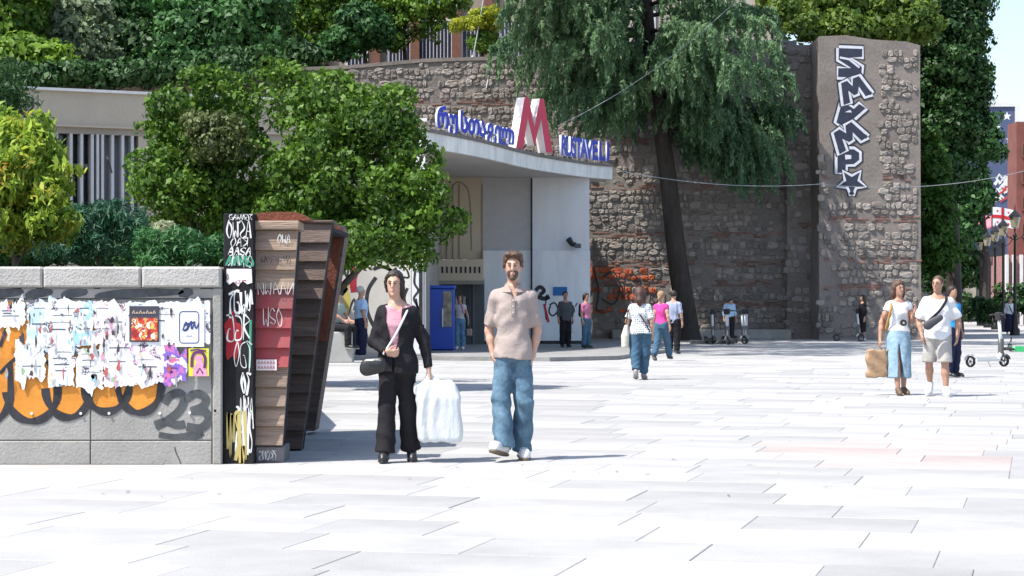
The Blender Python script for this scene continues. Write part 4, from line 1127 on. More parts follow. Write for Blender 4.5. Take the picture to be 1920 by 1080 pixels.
# ================================================================== VEGETATION
def leafmat(name, dark, light, trans=.25, rough=.55, tip=None, tipf=.0, big=.5):
    "leaf colours vary leaf by leaf and in big soft clumps"
    if name in MATS: return MATS[name]
    m = bpy.data.materials.new(name); m.use_nodes = True
    N = m.node_tree.nodes; L = m.node_tree.links; b = N['Principled BSDF']
    b.inputs['Roughness'].default_value = rough; b.inputs['Specular IOR Level'].default_value = .35
    g = N.new('ShaderNodeNewGeometry')
    tc = N.new('ShaderNodeTexCoord'); nz = N.new('ShaderNodeTexNoise'); nz.inputs['Scale'].default_value = big
    L.new(tc.outputs['Object'], nz.inputs['Vector'])
    mx = N.new('ShaderNodeMath'); mx.operation = 'MULTIPLY_ADD'; mx.inputs[1].default_value = .55
    L.new(g.outputs['Random Per Island'], mx.inputs[0])
    mr = N.new('ShaderNodeMapRange'); mr.inputs['From Min'].default_value = .3; mr.inputs['From Max'].default_value = .7; mr.inputs['To Max'].default_value = .45
    L.new(nz.outputs['Fac'], mr.inputs['Value']); L.new(mr.outputs[0], mx.inputs[2])
    rp = N.new('ShaderNodeValToRGB'); rp.color_ramp.elements[0].color = (*dark, 1); rp.color_ramp.elements[1].color = (*light, 1)
    if tip:
        e = rp.color_ramp.elements.new(1 - tipf); e.color = (*light, 1)
        rp.color_ramp.elements[-1].color = (*tip, 1)
    L.new(mx.outputs[0], rp.inputs[0]); L.new(rp.outputs[0], b.inputs['Base Color'])
    t = N.new('ShaderNodeBsdfTranslucent'); L.new(rp.outputs[0], t.inputs['Color'])
    ms = N.new('ShaderNodeMixShader'); ms.inputs[0].default_value = trans
    L.new(b.outputs[0], ms.inputs[1]); L.new(t.outputs[0], ms.inputs[2]); L.new(ms.outputs[0], N['Material Output'].inputs[0])
    MATS[name] = m; return m
def unit(a): return a / (np.linalg.norm(a, axis=1, keepdims=True) + 1e-9)
def leaves(rng, pos, nrm, size, aspect=.55, fold=.15, direction=None):
    "diamond leaves: pos (n,3), facing nrm, pointing along direction (default random, drooping)"
    n = len(pos); size = size * rng.choice([.7, 1, 1.25], (n, 1))
    nrm = unit(nrm)
    d = rng.normal(size=(n, 3)) + np.array([0, 0, -.7]) if direction is None else direction
    d = unit(d - nrm * (d * nrm).sum(1, keepdims=True))
    s = np.cross(nrm, d)
    L_ = size * rng.uniform(.6, 1.35, (n, 1)); W_ = L_ * aspect
    a = pos - d * L_ * .5; c = pos + d * L_ * .5
    b = pos + s * W_ * .5 + nrm * L_ * fold; e = pos - s * W_ * .5 + nrm * L_ * fold
    co = np.stack([a, b, c, e], 1).reshape(-1, 3)
    return co, np.arange(n * 4).reshape(-1, 4)
def crown(name, lobes, parent, M, seed, clumps=60, cr=.5, per=160, leaf=.13, aspect=.6, inner=.2, droop=0.0, jit=.55, cover=(-.5, 1), flat=.8, up=0):
    "lobes: (centre, radii). Clumps sit on the lobes' surfaces, leaves on the clumps"
    rng = np.random.default_rng(seed); P_, Nn = [], []
    tot = sum(r[0] * r[2] for c, r in lobes)
    for c, r in lobes:
        c = np.array(c, float); r = np.array(r, float)
        k = max(4, int(clumps * r[0] * r[2] / tot))
        u = unit(rng.normal(size=(k * 3, 3))); u = u[(u[:, 2] > cover[0]) & (u[:, 2] < cover[1])][:k]
        cc = c + u * r * rng.uniform(.72, 1.02, (len(u), 1))
        for q, uu in zip(cc, u):
            rad = cr * rng.uniform(.6, 1.3)
            if rng.random() < .16: q = q + uu * cr * rng.uniform(.4, .85); rad = cr * rng.uniform(.3, .5)
            m = int(per * (rad / cr) ** 1.6)
            v = unit(rng.normal(size=(m, 3)) + uu * .8 + np.array([0, 0, .25]))
            p = q + v * rad * rng.uniform(.55, 1.08, (m, 1)) * np.array([1, 1, flat])
            p[:, 2] -= droop * rad * rng.random(m)
            P_.append(p); Nn.append(v + rng.normal(size=(m, 3)) * jit)
        m = int(inner * k * per)
        if m:
            v = unit(rng.normal(size=(m, 3))); P_.append(c + v * r * rng.uniform(.3, .9, (m, 1))); Nn.append(v + rng.normal(size=(m, 3)) * .8)
    pos = np.concatenate(P_); nn = np.concatenate(Nn)
    co, q = leaves(rng, pos, nn, leaf, aspect, direction=(rng.normal(size=(len(pos), 3)) + np.array([0, 0, up])) if up else None)
    o = link_mesh(name, np_mesh(name, co, q, M), parent)
    return o
M_bark = mat('dark_bark', (.045, .035, .028), var=.4, scale=3, bump=1.2, bscale=9, stretch=(1, 1, .25), fine=.2)
M_bark2 = mat('grey_bark', (.10, .085, .07), var=.35, scale=3, bump=1, bscale=9, stretch=(1, 1, .25), fine=.2)
def trunk(parent, base, top, r0, r1, limbs, seed, M=M_bark2, n=8):
    rnd = random.Random(seed); m = MB()
    base, top = Vector(base), Vector(top)
    pts = [base + (top - base) * t + Vector((rnd.uniform(-1, 1), rnd.uniform(-1, 1), 0)) * r0 * .5 * (0 < t < 1) for t in (0, .15, .35, .6, .8, 1)]
    m.tube(pts, [r0 * 1.25, r0, r0 * .9, r0 + (r1 - r0) * .6, r0 + (r1 - r0) * .8, r1], n)
    for e in limbs:
        t = rnd.uniform(.35, .9); s = base + (top - base) * t; e = Vector(e)
        mid = (s + e) / 2 + Vector((0, 0, .1 * (e - s).length))
        r = (r0 + (r1 - r0) * t) * .55
        m.tube([s, mid, e], [r, r * .65, r * .2], 6)
    return m.build('trunk', M, parent, True)
def tree(name, label, base, lobes, M, seed, group=None, trunk_r=.2, cat='tree', **kw):
    base = Vector(base)
    t = root(name, base, label, cat, group)
    c = Vector(lobes[0][0]); 
    big = max(lobes, key=lambda l: l[1][0])
    top = Vector(big[0])
    trunk(t, base, top, trunk_r, trunk_r * .4, [l[0] for l in lobes], seed, kw.pop('bark', M_bark2))
    crown('crown', lobes, t, M, seed, **kw)
    return t
def L(px, py, Y, rx, rz, ry=None):
    s = 4000 / Y
    return (tuple(P(px, py, Y)), (rx / s, (ry or rx * .9) / s, rz / s))
G_mid = leafmat('leaf_maple', (.011, .050, .008), (.17, .31, .03), trans=.32, big=.9)
G_brn = leafmat('leaf_brownish', (.035, .065, .02), (.16, .19, .06), trans=.25, big=1.2)
G_dark = leafmat('leaf_dark', (.008, .032, .010), (.050, .13, .026), trans=.2, big=.4)
G_deep = leafmat('leaf_deep', (.010, .05, .016), (.085, .22, .05), trans=.25, big=.4)
G_oliv = leafmat('leaf_olive', (.05, .085, .045), (.24, .31, .16), trans=.2, big=.6)
G_lime = leafmat('leaf_lime', (.03, .10, .015), (.26, .42, .045), trans=.4, big=.5)
G_yel = leafmat('leaf_yellowgreen', (.03, .085, .012), (.20, .29, .045), trans=.35, big=.5, tip=(.42, .30, .06), tipf=.12)
G_phot = leafmat('leaf_photinia', (.05, .15, .02), (.42, .56, .07), trans=.45, big=1.5, tip=(.78, .22, .07), tipf=.34)
G_blue = leafmat('leaf_bluegreen', (.010, .050, .024), (.045, .15, .07), trans=.15, big=1.5)
G_hedge = leafmat('leaf_hedge', (.018, .08, .025), (.08, .24, .06), trans=.25, big=1)
G_flow = leafmat('leaf_yellow_flower', (.10, .20, .02), (.55, .55, .04), trans=.4, big=2.5, tip=(.75, .42, .04), tipf=.12)
G_cream = leafmat('leaf_cream_flower', (.12, .20, .08), (.70, .68, .45), trans=.3, big=3)
G_ced = leafmat('needle_cedar', (.035, .11, .06), (.27, .42, .21), trans=.42, big=.5)
G_ivy = leafmat('leaf_ivy', (.015, .06, .008), (.07, .17, .02), trans=.3, big=.5)

# two round-headed trees behind the stall
tree('round_tree', 'bushy round-headed green tree with a brownish patch, left of the pair behind the wall', (PX(395, 36), 36, 1.4),
     [L(390, 290, 36, 105, 110), L(330, 345, 35.5, 75, 95), L(455, 190, 36.5, 85, 62), L(380, 210, 36, 70, 60), L(460, 360, 36, 90, 95), L(300, 300, 36, 40, 50), L(560, 165, 37, 65, 32), L(400, 430, 36, 110, 40)],
     G_mid, 31, trunk_r=.16, clumps=190, cr=.33, per=150, leaf=.10, cover=(-.75, 1), inner=.06, jit=.8, group='round trees behind the wooden stall')
tree('round_tree', 'large round-headed green tree reaching in front of the metro entrance, right of the pair', (PX(565, 35.5), 35.5, 0),
     [L(650, 330, 34.5, 125, 120), L(600, 230, 34.8, 80, 70), L(700, 240, 34.5, 70, 72), L(760, 400, 34, 75, 80), L(835, 400, 34, 32, 24), L(815, 430, 34, 40, 30), L(600, 380, 34.5, 90, 90), L(700, 440, 34, 95, 55), L(555, 300, 34.8, 50, 90), L(740, 300, 34.5, 60, 80), L(640, 185, 35, 60, 30), L(640, 452, 34, 66, 28), L(740, 462, 34, 64, 28), L(690, 462, 33.6, 80, 26), L(600, 450, 34, 60, 40)],
     G_mid, 32, trunk_r=.17, clumps=230, cr=.33, per=150, leaf=.10, cover=(-.8, 1), inner=.06, jit=.8, group='round trees behind the wooden stall')
rt_ = [o for o in COL.objects if o.name == 'round_tree'][0]
crown('dry_foliage', [L(410, 270, 34.9, 58, 45, 20), L(372, 240, 35, 30, 22, 12)], rt_, G_brn, 33, clumps=34, cr=.24, per=80, leaf=.08)
tree('photinia_bush', 'yellow-green bush with orange-red shoots at the left edge behind the graffiti wall', (PX(30, 23), 23, 1.4),
     [L(20, 330, 23, 80, 95), L(45, 262, 23, 45, 40), L(0, 270, 23.3, 55, 55), L(85, 340, 22.8, 34, 60), L(20, 430, 23, 95, 60), L(80, 420, 22.7, 50, 55), L(100, 300, 23, 26, 40), L(-10, 360, 22.8, 80, 70)], G_phot, 34, cat='bush',
     trunk_r=.05, clumps=210, cr=.16, per=75, leaf=.11, aspect=.32, jit=1.0, inner=.15, up=1.6)
tree('blue_shrub', 'feathery blue-green shrub rising above the graffiti wall under the barred window', (PX(180, 25), 25, 1.4),
     [L(185, 450, 25, 75, 55), L(215, 420, 25, 50, 40), L(130, 460, 25, 50, 40)], G_blue, 35, cat='bush', trunk_r=.04, clumps=110, cr=.15, per=90, leaf=.085, aspect=.16, jit=1, inner=.3)
tree('low_hedge_bush', 'bright green low bush above the capstones left of the black post', (PX(350, 22), 22, 1.4),
     [L(340, 475, 22, 75, 36), L(400, 478, 22, 45, 26), L(300, 470, 22, 35, 36)], G_hedge, 36, cat='bush', trunk_r=.03, clumps=110, cr=.11, per=90, leaf=.07, aspect=.2, jit=1, inner=.3)
tree('dark_bush', 'dark green bush spreading over the wall top between photinia and blue shrub', (PX(70, 27), 27, 1.4),
     [L(80, 450, 27, 130, 48), L(20, 470, 26, 90, 40), L(240, 480, 26.5, 90, 26)], G_deep, 37, cat='bush', trunk_r=.05, clumps=150, cr=.17, per=80, leaf=.09, inner=.3)
tree('flowering_bush', 'small bush with cream blossoms below the brownish tree', (PX(290, 29), 29, 1.4),
     [L(290, 440, 29, 34, 18), L(265, 450, 29, 20, 14)], G_cream, 38, cat='bush', trunk_r=.03, clumps=34, cr=.12, per=50, leaf=.06, inner=.3)
tree('edge_conifer', 'dark conifer branch reaching in at the left edge above the orange-tipped bush', (PX(-60, 30), 30, 1.4),
     [L(-20, 160, 30, 70, 45), L(20, 185, 30, 36, 30), L(-40, 250, 30, 60, 120), L(-50, 400, 30, 40, 80)], G_dark, 39, trunk_r=.12, clumps=130, cr=.25, per=90, leaf=.10, aspect=.2, jit=1)

# trees on the bank and the terrace
gB = 'trees on the bank above the pavilion'
def bank(label, px, Y, z0, lobes, M, seed, name='broadleaf_tree', **kw):
    a = dict(clumps=150, cr=.75, per=90, leaf=.26, inner=.25, trunk_r=.25, group=gB, bark=M_bark); a.update(kw)
    return tree(name, label, (PX(px, Y), Y, z0), lobes, M, seed, **a)
bank('grey-olive tree with pale leaves above the left end of the pavilion roof', 120, 78, 7, [L(100, 50, 76, 85, 75), L(150, 100, 75, 45, 40), L(60, 20, 77, 60, 50)], G_oliv, 41, name='olive_tree', leaf=.22)
bank('bright leafy tree in the top left corner above the roof', 0, 80, 7, [L(0, 60, 74, 60, 80), L(40, 125, 72, 75, 28), L(-20, -10, 74, 90, 60)], G_lime, 42)
bank('very dark evergreen behind the pavilion, between olive tree and paler tree', 240, 84, 8, [L(230, 60, 82, 90, 90), L(200, 0, 84, 100, 60), L(270, 110, 80, 75, 45), L(180, 130, 79, 60, 28)], G_dark, 43, name='evergreen_tree', clumps=220)
bank('blue-green broad tree above the round trees, left of the barred windows', 390, 82, 8, [L(390, 60, 80, 90, 70), L(450, 20, 81, 70, 50), L(350, 110, 79, 60, 40), L(470, 95, 80, 40, 35), L(330, 0, 82, 90, 40)], G_deep, 44, clumps=220)
bank('dark low tree hiding the foot of the terrace behind the left round tree', 330, 86, 8, [L(350, 130, 84.5, 120, 30, 40), L(500, 118, 86.5, 80, 26, 26), L(180, 150, 81, 120, 20, 20)], G_dark, 45, clumps=150)
gT = 'leafy trees in front of the terrace building'
bank('lime green vine-like tree hanging over the first barred windows', 600, 95, 10.6, [L(560, 30, 94, 55, 45, 20), L(630, 50, 94, 50, 50, 20), L(600, -10, 94, 90, 30, 30), L(520, 60, 94, 40, 40, 20), L(590, 75, 94, 22, 28, 12), L(660, 20, 94, 30, 50, 14)], G_lime, 46, group=gT, clumps=120, cr=.55, leaf=.2, trunk_r=.12)
bank('lime green tree with gaps beside the middle barred windows', 760, 96, 10.6, [L(690, 20, 95, 60, 40, 20), L(760, 10, 95, 70, 40, 20), L(720, 70, 95, 30, 40, 16), L(830, 10, 95, 40, 30, 20), L(815, 50, 95, 18, 30, 12), L(745, 50, 95, 26, 40, 14), L(850, 10, 95, 26, 34, 12), L(790, 60, 95, 14, 22, 10)], G_lime, 47, group=gT, clumps=110, cr=.5, leaf=.2, trunk_r=.12)
bank('green tree behind the yellow shrub with leaves over the right windows', 690, 93, 10.6, [L(680, 60, 92, 40, 45, 20), L(640, 90, 92, 35, 28, 16)], G_deep, 48, group=gT, clumps=60, cr=.5, leaf=.22, trunk_r=.1)
bank('dense dark undergrowth along the top of the bank, just above the pavilion roof', 260, 72, 6, [L(120, 148, 71, 110, 16, 20), L(250, 145, 71, 100, 20, 20), L(380, 140, 71, 90, 26, 20), L(480, 120, 73, 60, 26, 20), L(30, 150, 71, 60, 14, 20)], G_dark, 57, name='bank_shrub', clumps=170, cr=.4, leaf=.2, trunk_r=.05)
# yellow flowering shrub on top of the wall
tree('yellow_shrub', 'bright yellow flowering shrub growing on top of the stone wall beside the cedar', (PX(905, 85), 85, PZ(110, 85)),
     [L(908, 42, 85, 34, 22, 30), L(865, 50, 85, 14, 10, 10), L(920, 30, 85, 18, 14, 14)], G_flow, 49, cat='bush', trunk_r=.06, clumps=70, cr=.22, per=70, leaf=.22, aspect=.2, jit=1, bark=M_bark)
ys = [o for o in COL.objects if o.name == 'yellow_shrub'][0]
crown('green_foliage', [L(905, 82, 85.1, 24, 22, 20)], ys, G_lime, 50, clumps=40, cr=.25, per=70, leaf=.2, aspect=.25)
gR = 'trees above and beyond the stone pier'
bank('yellow-green tree overhanging the top of the stone pier', 1560, 90, 10.6, [L(1540, 30, 88, 85, 40), L(1620, 10, 88, 90, 45), L(1700, 40, 87, 70, 40), L(1490, 10, 89, 60, 50), L(1580, 60, 86, 40, 22, 22), L(1510, 62, 86, 26, 24, 22), L(1620, 62, 86.5, 80, 22, 20), L(1700, 68, 86.5, 50, 24, 20)], G_yel, 51, group=gR, clumps=240, cr=.6, leaf=.24)
bank('big dark tree right of the stone pier with crown against the sky', 1790, 95, 0, [L(1772, 120, 93, 68, 110), L(1775, 230, 93, 60, 80), L(1812, 45, 94, 26, 36), L(1755, 0, 94, 85, 60), L(1752, 330, 92, 38, 80), L(1820, 160, 93, 18, 36), L(1790, 320, 94, 30, 45)], G_dark, 52, group=gR, clumps=420, cr=.7, leaf=.24, trunk_r=.35)
bank('ivy green growth climbing just right of the stone pier', 1752, 88, 0, [L(1750, 380, 87, 32, 90, 30), L(1755, 470, 87, 34, 80, 30), L(1742, 300, 87, 28, 60, 30)], G_ivy, 53, name='ivy_covered_tree', group=gR, clumps=170, cr=.4, leaf=.18, trunk_r=.2)
bank('paler round tree in front of the slate blue mural', 1850, 130, 0, [L(1838, 275, 130, 28, 42), L(1820, 370, 130, 28, 46), L(1855, 245, 130, 14, 20), L(1800, 430, 130, 26, 36)], G_deep, 54, group=gR, clumps=130, cr=.7, leaf=.32, trunk_r=.3)
bank('dark low street tree shading the shop entrance', 1785, 135, 0, [L(1780, 480, 134, 40, 42), L(1800, 520, 134, 30, 26), L(1750, 520, 134, 30, 40)], G_dark, 55, group=gR, clumps=110, cr=.6, leaf=.3, trunk_r=.25)
hd = root('avenue_hedge', (PX(1880, 105), 105, 0), 'clipped dark hedge under the street lamps at the right edge', 'hedge')
crown('foliage', [L(1850, 588, 108, 40, 24, 30), L(1900, 570, 106, 40, 30, 30), L(1940, 570, 106, 30, 30, 30), L(1800, 580, 125, 30, 26, 24)], hd, G_dark, 56, clumps=120, cr=.4, per=70, leaf=.2)

# ------------------------------------------------------------------ the cedar
cd = root('cedar_tree', (PX(1288, 80), 80, 0), 'tall leaning cedar with a dark trunk and drooping blue-green boughs before the stone wall', 'tree')
YC = 80
def C(px, py, dy=0): return P(px, py, YC + dy)
m = MB()
tp = [C(1293, 655), C(1288, 600), C(1272, 500), C(1262, 420), C(1252, 330), C(1236, 220), C(1222, 120), C(1212, 20), C(1205, -100), C(1200, -300), C(1195, -450)]
m.tube(spline(tp, 3), [(.43 - .25 * (i / 30) if i > 2 else .58 - .07 * i) for i in range(31)], 12)
m.tube(spline([C(1225, 130), C(1195, 118), C(1172, 90), C(1168, 20), C(1172, -80)], 3), [.16 - .007 * i for i in range(13)], 7)
m.tube(spline([C(1228, 150), C(1200, 142), C(1150, 130), C(1110, 120)], 3), [.14 - .01 * i for i in range(10)], 6)
m.build('trunk', M_bark, cd, True)
rng = np.random.default_rng(77)
sprP, sprN, sprD = [], [], []
limbs = MB()
def bough(a, b, sag, width, ndroop, length, dens=1.0):
    """limb a->b with drooping sprays along it; positions in metres"""
    a, b = np.array(a), np.array(b)
    Lb = np.linalg.norm(b - a)
    ts = np.linspace(0, 1, 7)
    pts = [a + (b - a) * t + np.array([0, 0, sag * (t - t * t * 1.8)]) for t in ts]
    limbs.tube([tuple(p) for p in pts], [max(.015, .09 * (1 - t * .85)) for t in ts], 5)
    side = np.cross((b - a) / Lb, [0, 0, 1]); side /= np.linalg.norm(side) + 1e-9
    for _ in range(ndroop):
        t = rng.uniform(.18, 1.03); base = a + (b - a) * t + np.array([0, 0, sag * (t - t * t * 1.8)])
        off = side * rng.normal() * width * (.35 + .5 * t) * .6
        s0 = base + off * .5 + rng.normal(size=3) * .05 + np.array([0, 0, .12])
        out = off * .9 + (b - a) / Lb * rng.uniform(.1, .6) + rng.normal(size=3) * .12
        ln = length * rng.uniform(.5, 1.25)
        k = int(ln * 95 * dens)
        u = np.sort(rng.random(k))[:, None]
        p = s0 + out * (u ** .6) * 1.0 + np.array([0, 0, -1.0]) * (ln * u ** 1.7) + rng.normal(size=(k, 3)) * .045
        d = out * .35 + np.array([0, 0, -1.0]) * (.3 + 1.4 * u) + rng.normal(size=(k, 3)) * .42
        sprP.append(p); sprD.append(d); sprN.append(rng.normal(size=(k, 3)) + np.array([-.4, -.5, .5]))
def bgh(x1, y1, x2, y2, d1, d2, sag=.5, w=.75, n=46, ln=1.05, dens=1.05): bough(C(x1, y1, d1), C(x2, y2, d2), sag, w, n, ln, dens)
# left boughs (photo px of start and tip, offsets in depth)
for spec in [
    (1215, 60, 960, 40, 0, -2.5), (1215, 40, 1000, 20, 0, -4), (1220, 90, 990, 95, 0, -1), (1215, 20, 950, -30, 0, 0), (1170, 60, 1060, 60, 0, -3),
    (1225, 130, 1040, 130, 0, -2.5), (1225, 140, 1075, 170, 0, -4), (1225, 150, 1010, 165, 0, .8), (1230, 180, 1120, 200, 0, -3), (1215, 10, 1080, 0, 0, -4.5), (1212, -20, 1020, -20, 0, -5),
    (1215, 30, 930, 70, 0, -1.5), (1215, 70, 1030, 75, 0, -5), (1215, 5, 960, 5, 0, -4), (1220, 100, 1100, 90, 0, -5.5), (1215, 20, 1120, 40, 0, -6), (1218, 60, 1350, 45, 0, -6), (1222, 90, 1400, 110, 0, -5.5), (1228, 150, 1150, 150, 0, -4.5), (1230, 170, 1170, 190, 0, 2.5), (1225, 120, 1130, 100, 0, 3),
    # right boughs
    (1222, 90, 1440, 70, 0, -2), (1220, 60, 1420, 20, 0, -4), (1225, 120, 1480, 130, 0, 0), (1225, 110, 1395, 100, 0, -4), (1230, 150, 1470, 190, 0, 1.2),
    (1215, 10, 1370, -30, 0, -4), (1215, 30, 1450, 10, 0, 1), (1225, 130, 1330, 130, 0, -4.5), (1232, 180, 1420, 230, 0, -1), (1235, 200, 1440, 270, 0, .8), (1235, 210, 1400, 290, 0, 1.8), (1232, 190, 1480, 210, 0, 2),
    (1222, 80, 1300, 60, 0, -5), (1222, 100, 1270, 110, 0, -5), (1236, 200, 1340, 200, 0, -3), (1232, 180, 1320, 160, 0, 2.5)]:
    bgh(*spec)
# dense curtain hanging low on the right
for k in range(10): bgh(1235, 190 + 6 * k, 1372 + 10 * k, 225 + rng.uniform(-10, 50), 0, rng.uniform(-2, 2.5), n=26, ln=1.6)
# high boughs above the picture: the rest of the crown
for k in range(12):
    a = rng.uniform(.05, .5) * math.pi; z = rng.uniform(12.5, 22); rad = 3.6 * (1 - (z - 11) / 14) + .6
    x0, y0 = PX(1205, YC), YC
    e = (x0 + math.cos(a) * rad, min(y0 + math.sin(a) * rad * 1.0, 92), z - .6)
    bough((x0, y0, z), e, .4, 1.6, 26, 1.3, .5)
for k in range(18):   # unseen long boughs, added over the plaza to shade the paving
    a = rng.uniform(math.pi * 1.2, math.pi * 1.6); z = rng.uniform(12.8, 14.5); rad = rng.uniform(8, 16)
    bough((PX(1210, YC), YC, z), (PX(1210, YC) + math.cos(a) * rad, YC + math.sin(a) * rad, z + .4), .5, 2.0, 34, .9, .6)
# added unseen foliage above the picture, shaped to shade wall and paving
crown('shade_foliage', [((4.5, 81.3, 15.4), (4.2, 2.6, 2.0)), ((1.0, 59, 14.2), (4.5, 7, 1.4)), ((2.2, 66, 14.8), (4.0, 5, 1.6)), ((7.5, 70, 15.4), (3.0, 3.5, 1.2)), ((4.5, 81.6, 18.5), (4.2, 2.4, 2.5))], cd, G_ced, 78, clumps=330, cr=.8, per=130, leaf=.34, aspect=.4, inner=.3)
limbs.build('limbs', M_bark, cd, True)
pos = np.concatenate(sprP); nn = np.concatenate(sprN); dd = np.concatenate(sprD)
co, q = leaves(rng, pos, nn, .20, .30, .05, dd)
link_mesh('foliage', np_mesh('foliage', co, q, G_ced), cd)
# ================================================================== PEOPLE: signed-distance bodies meshed with surface nets
def smin(a, b, k):
    h = np.maximum(k - np.abs(a - b), 0) / k
    return np.minimum(a, b) - h * h * k * .25
class Field:
    def __init__(s, lo, hi, h):
        s.h = h; s.lo = np.array(lo, float); n = np.ceil((np.array(hi) - s.lo) / h).astype(int) + 1
        s.ax = [(s.lo[i] + h * np.arange(n[i])).astype(np.float32) for i in range(3)]
        s.d = np.full(n, .5, np.float32)
    def win(s, lo, hi):
        sl = []
        for i in range(3):
            a = int(np.searchsorted(s.ax[i], lo[i])); b = int(np.searchsorted(s.ax[i], hi[i]))
            sl.append(slice(max(0, a - 1), min(len(s.ax[i]), b + 1)))
        return tuple(sl), [s.ax[0][sl[0]][:, None, None], s.ax[1][sl[1]][None, :, None], s.ax[2][sl[2]][None, None, :]]
    def _op(s, sl, d, k, sub):
        if d.size == 0: return
        if sub: s.d[sl] = np.maximum(s.d[sl], -d)
        else: s.d[sl] = smin(s.d[sl], d, k)
    def cone(s, a, b, ra, rb, k=.03, sy=1.0, sub=False):
        "tapered capsule; sy<1 flattens it in y about its own axis"
        a = np.array(a, float); b = np.array(b, float); m = max(ra, rb) + k + 3 * s.h
        sl, (x, y, z) = s.win(np.minimum(a, b) - m, np.maximum(a, b) + m)
        ba = b - a; L2 = float(ba @ ba) + 1e-9
        px, py, pz = x - a[0], y - a[1], z - a[2]
        t = np.clip((px * ba[0] + py * ba[1] + pz * ba[2]) / L2, 0, 1)
        qx, qy, qz = px - t * ba[0], (py - t * ba[1]) / sy, pz - t * ba[2]
        d = (np.sqrt(qx * qx + qy * qy + qz * qz) - (ra + (rb - ra) * t)) * min(1, sy * 1.15)
        s._op(sl, d.astype(np.float32), k, sub); return s
    def chain(s, pts, rs, k=.03, sy=1.0):
        for i in range(len(pts) - 1): s.cone(pts[i], pts[i + 1], rs[i], rs[i + 1], k, sy)
        return s
    def ell(s, c, r, k=.03, yaw=0.0, sub=False):
        c = np.array(c, float); m = max(r) + k + 3 * s.h
        sl, (x, y, z) = s.win(c - m, c + m)
        px, py, pz = x - c[0], y - c[1], z - c[2]
        if yaw:
            ca, sa = math.cos(yaw), math.sin(yaw); px, py = px * ca + py * sa, -px * sa + py * ca
        q = np.sqrt((px / r[0]) ** 2 + (py / r[1]) ** 2 + (pz / r[2]) ** 2)
        q2 = np.sqrt((px / r[0] ** 2) ** 2 + (py / r[1] ** 2) ** 2 + (pz / r[2] ** 2) ** 2) + 1e-6
        d = q * (q - 1) / q2
        s._op(sl, d.astype(np.float32), k, sub); return s
    def loft(s, rows, k=.04, e=2.3, sub=False):
        "rows: (z, cx, cy, rx, ry) bottom to top"
        R_ = np.array(sorted(rows)); zs = R_[:, 0]
        m = .02 + k + 3 * s.h
        lo = [(R_[:, 1] - R_[:, 3]).min() - m, (R_[:, 2] - R_[:, 4]).min() - m, zs[0] - m]
        hi = [(R_[:, 1] + R_[:, 3]).max() + m, (R_[:, 2] + R_[:, 4]).max() + m, zs[-1] + m]
        sl, (x, y, z) = s.win(lo, hi)
        zf = z.ravel(); f = lambda j: np.interp(zf, zs, R_[:, j])[None, None, :]
        cx, cy, rx, ry = f(1), f(2), f(3), f(4)
        q = (np.abs((x - cx) / rx) ** e + np.abs((y - cy) / ry) ** e) ** (1 / e)
        d = (q - 1) * np.minimum(rx, ry)
        d = np.maximum(d, np.maximum(z - zs[-1], zs[0] - z))
        s._op(sl, d.astype(np.float32), k, sub); return s
    def clip(s, f):
        "keep only where f(x,y,z) < 0"
        x, y, z = s.ax[0][:, None, None], s.ax[1][None, :, None], s.ax[2][None, None, :]
        s.d = np.maximum(s.d, f(x, y, z).astype(np.float32)); return s
    def noise(s, f):
        x, y, z = s.ax[0][:, None, None], s.ax[1][None, :, None], s.ax[2][None, None, :]
        s.d = s.d + f(x, y, z).astype(np.float32); return s
    def mesh(s, name, M):
        d = s.d; h = s.h
        ins = d < 0
        c = np.zeros(np.array(d.shape) - 1, np.int8)
        for i in (0, 1):
            for j in (0, 1):
                for k in (0, 1): c += ins[i:d.shape[0] - 1 + i, j:d.shape[1] - 1 + j, k:d.shape[2] - 1 + k]
        act = (c > 0) & (c < 8); I = np.argwhere(act)
        if len(I) == 0: return None
        idx = np.full(act.shape, -1, np.int32); idx[act] = np.arange(len(I))
        acc = np.zeros((len(I), 3)); cnt = np.zeros(len(I))
        corners = [(i, j, k) for i in (0, 1) for j in (0, 1) for k in (0, 1)]
        val = {o: d[I[:, 0] + o[0], I[:, 1] + o[1], I[:, 2] + o[2]] for o in corners}
        for o in corners:
            for a in range(3):
                if o[a] == 0:
                    o2 = list(o); o2[a] = 1; o2 = tuple(o2)
                    A, B = val[o], val[o2]; cr = (A < 0) != (B < 0)
                    t = np.where(cr, A / np.where(cr, A - B, 1), 0)
                    p = np.tile(np.array(o, float), (len(I), 1)); p[:, a] += t
                    acc[cr] += p[cr]; cnt[cr] += 1
        V = s.lo + (I + acc / cnt[:, None]) * h
        Q = []
        for a in range(3):
            b, c2 = (a + 1) % 3, (a + 2) % 3
            sh = [slice(1, -1)] * 3; sh[a] = slice(0, -1)
            A = ins[tuple(sh)]; sh2 = list(sh); sh2[a] = slice(1, None); B = ins[tuple(sh2)]
            E = np.argwhere(A != B)
            if len(E) == 0: continue
            off = np.ones(3, int); off[a] = 0; E = E + off
            flip = ins[E[:, 0], E[:, 1], E[:, 2]]
            def cell(db, dc):
                q = E.copy(); q[:, b] += db; q[:, c2] += dc; return idx[q[:, 0], q[:, 1], q[:, 2]]
            q = np.stack([cell(-1, -1), cell(0, -1), cell(0, 0), cell(-1, 0)], 1)
            q[~flip] = q[~flip][:, ::-1]; Q.append(q)
        Q = np.concatenate(Q); Q = Q[(Q >= 0).all(1)]
        # one pass of smoothing
        nb = np.zeros_like(V); nc = np.zeros(len(V))
        for k in range(4):
            a_, b_ = Q[:, k], Q[:, (k + 1) % 4]
            np.add.at(nb, a_, V[b_]); np.add.at(nc, a_, 1)
        V = V * .5 + .5 * nb / np.maximum(nc, 1)[:, None]
        return np_mesh(name, V, Q, M, smooth=True)

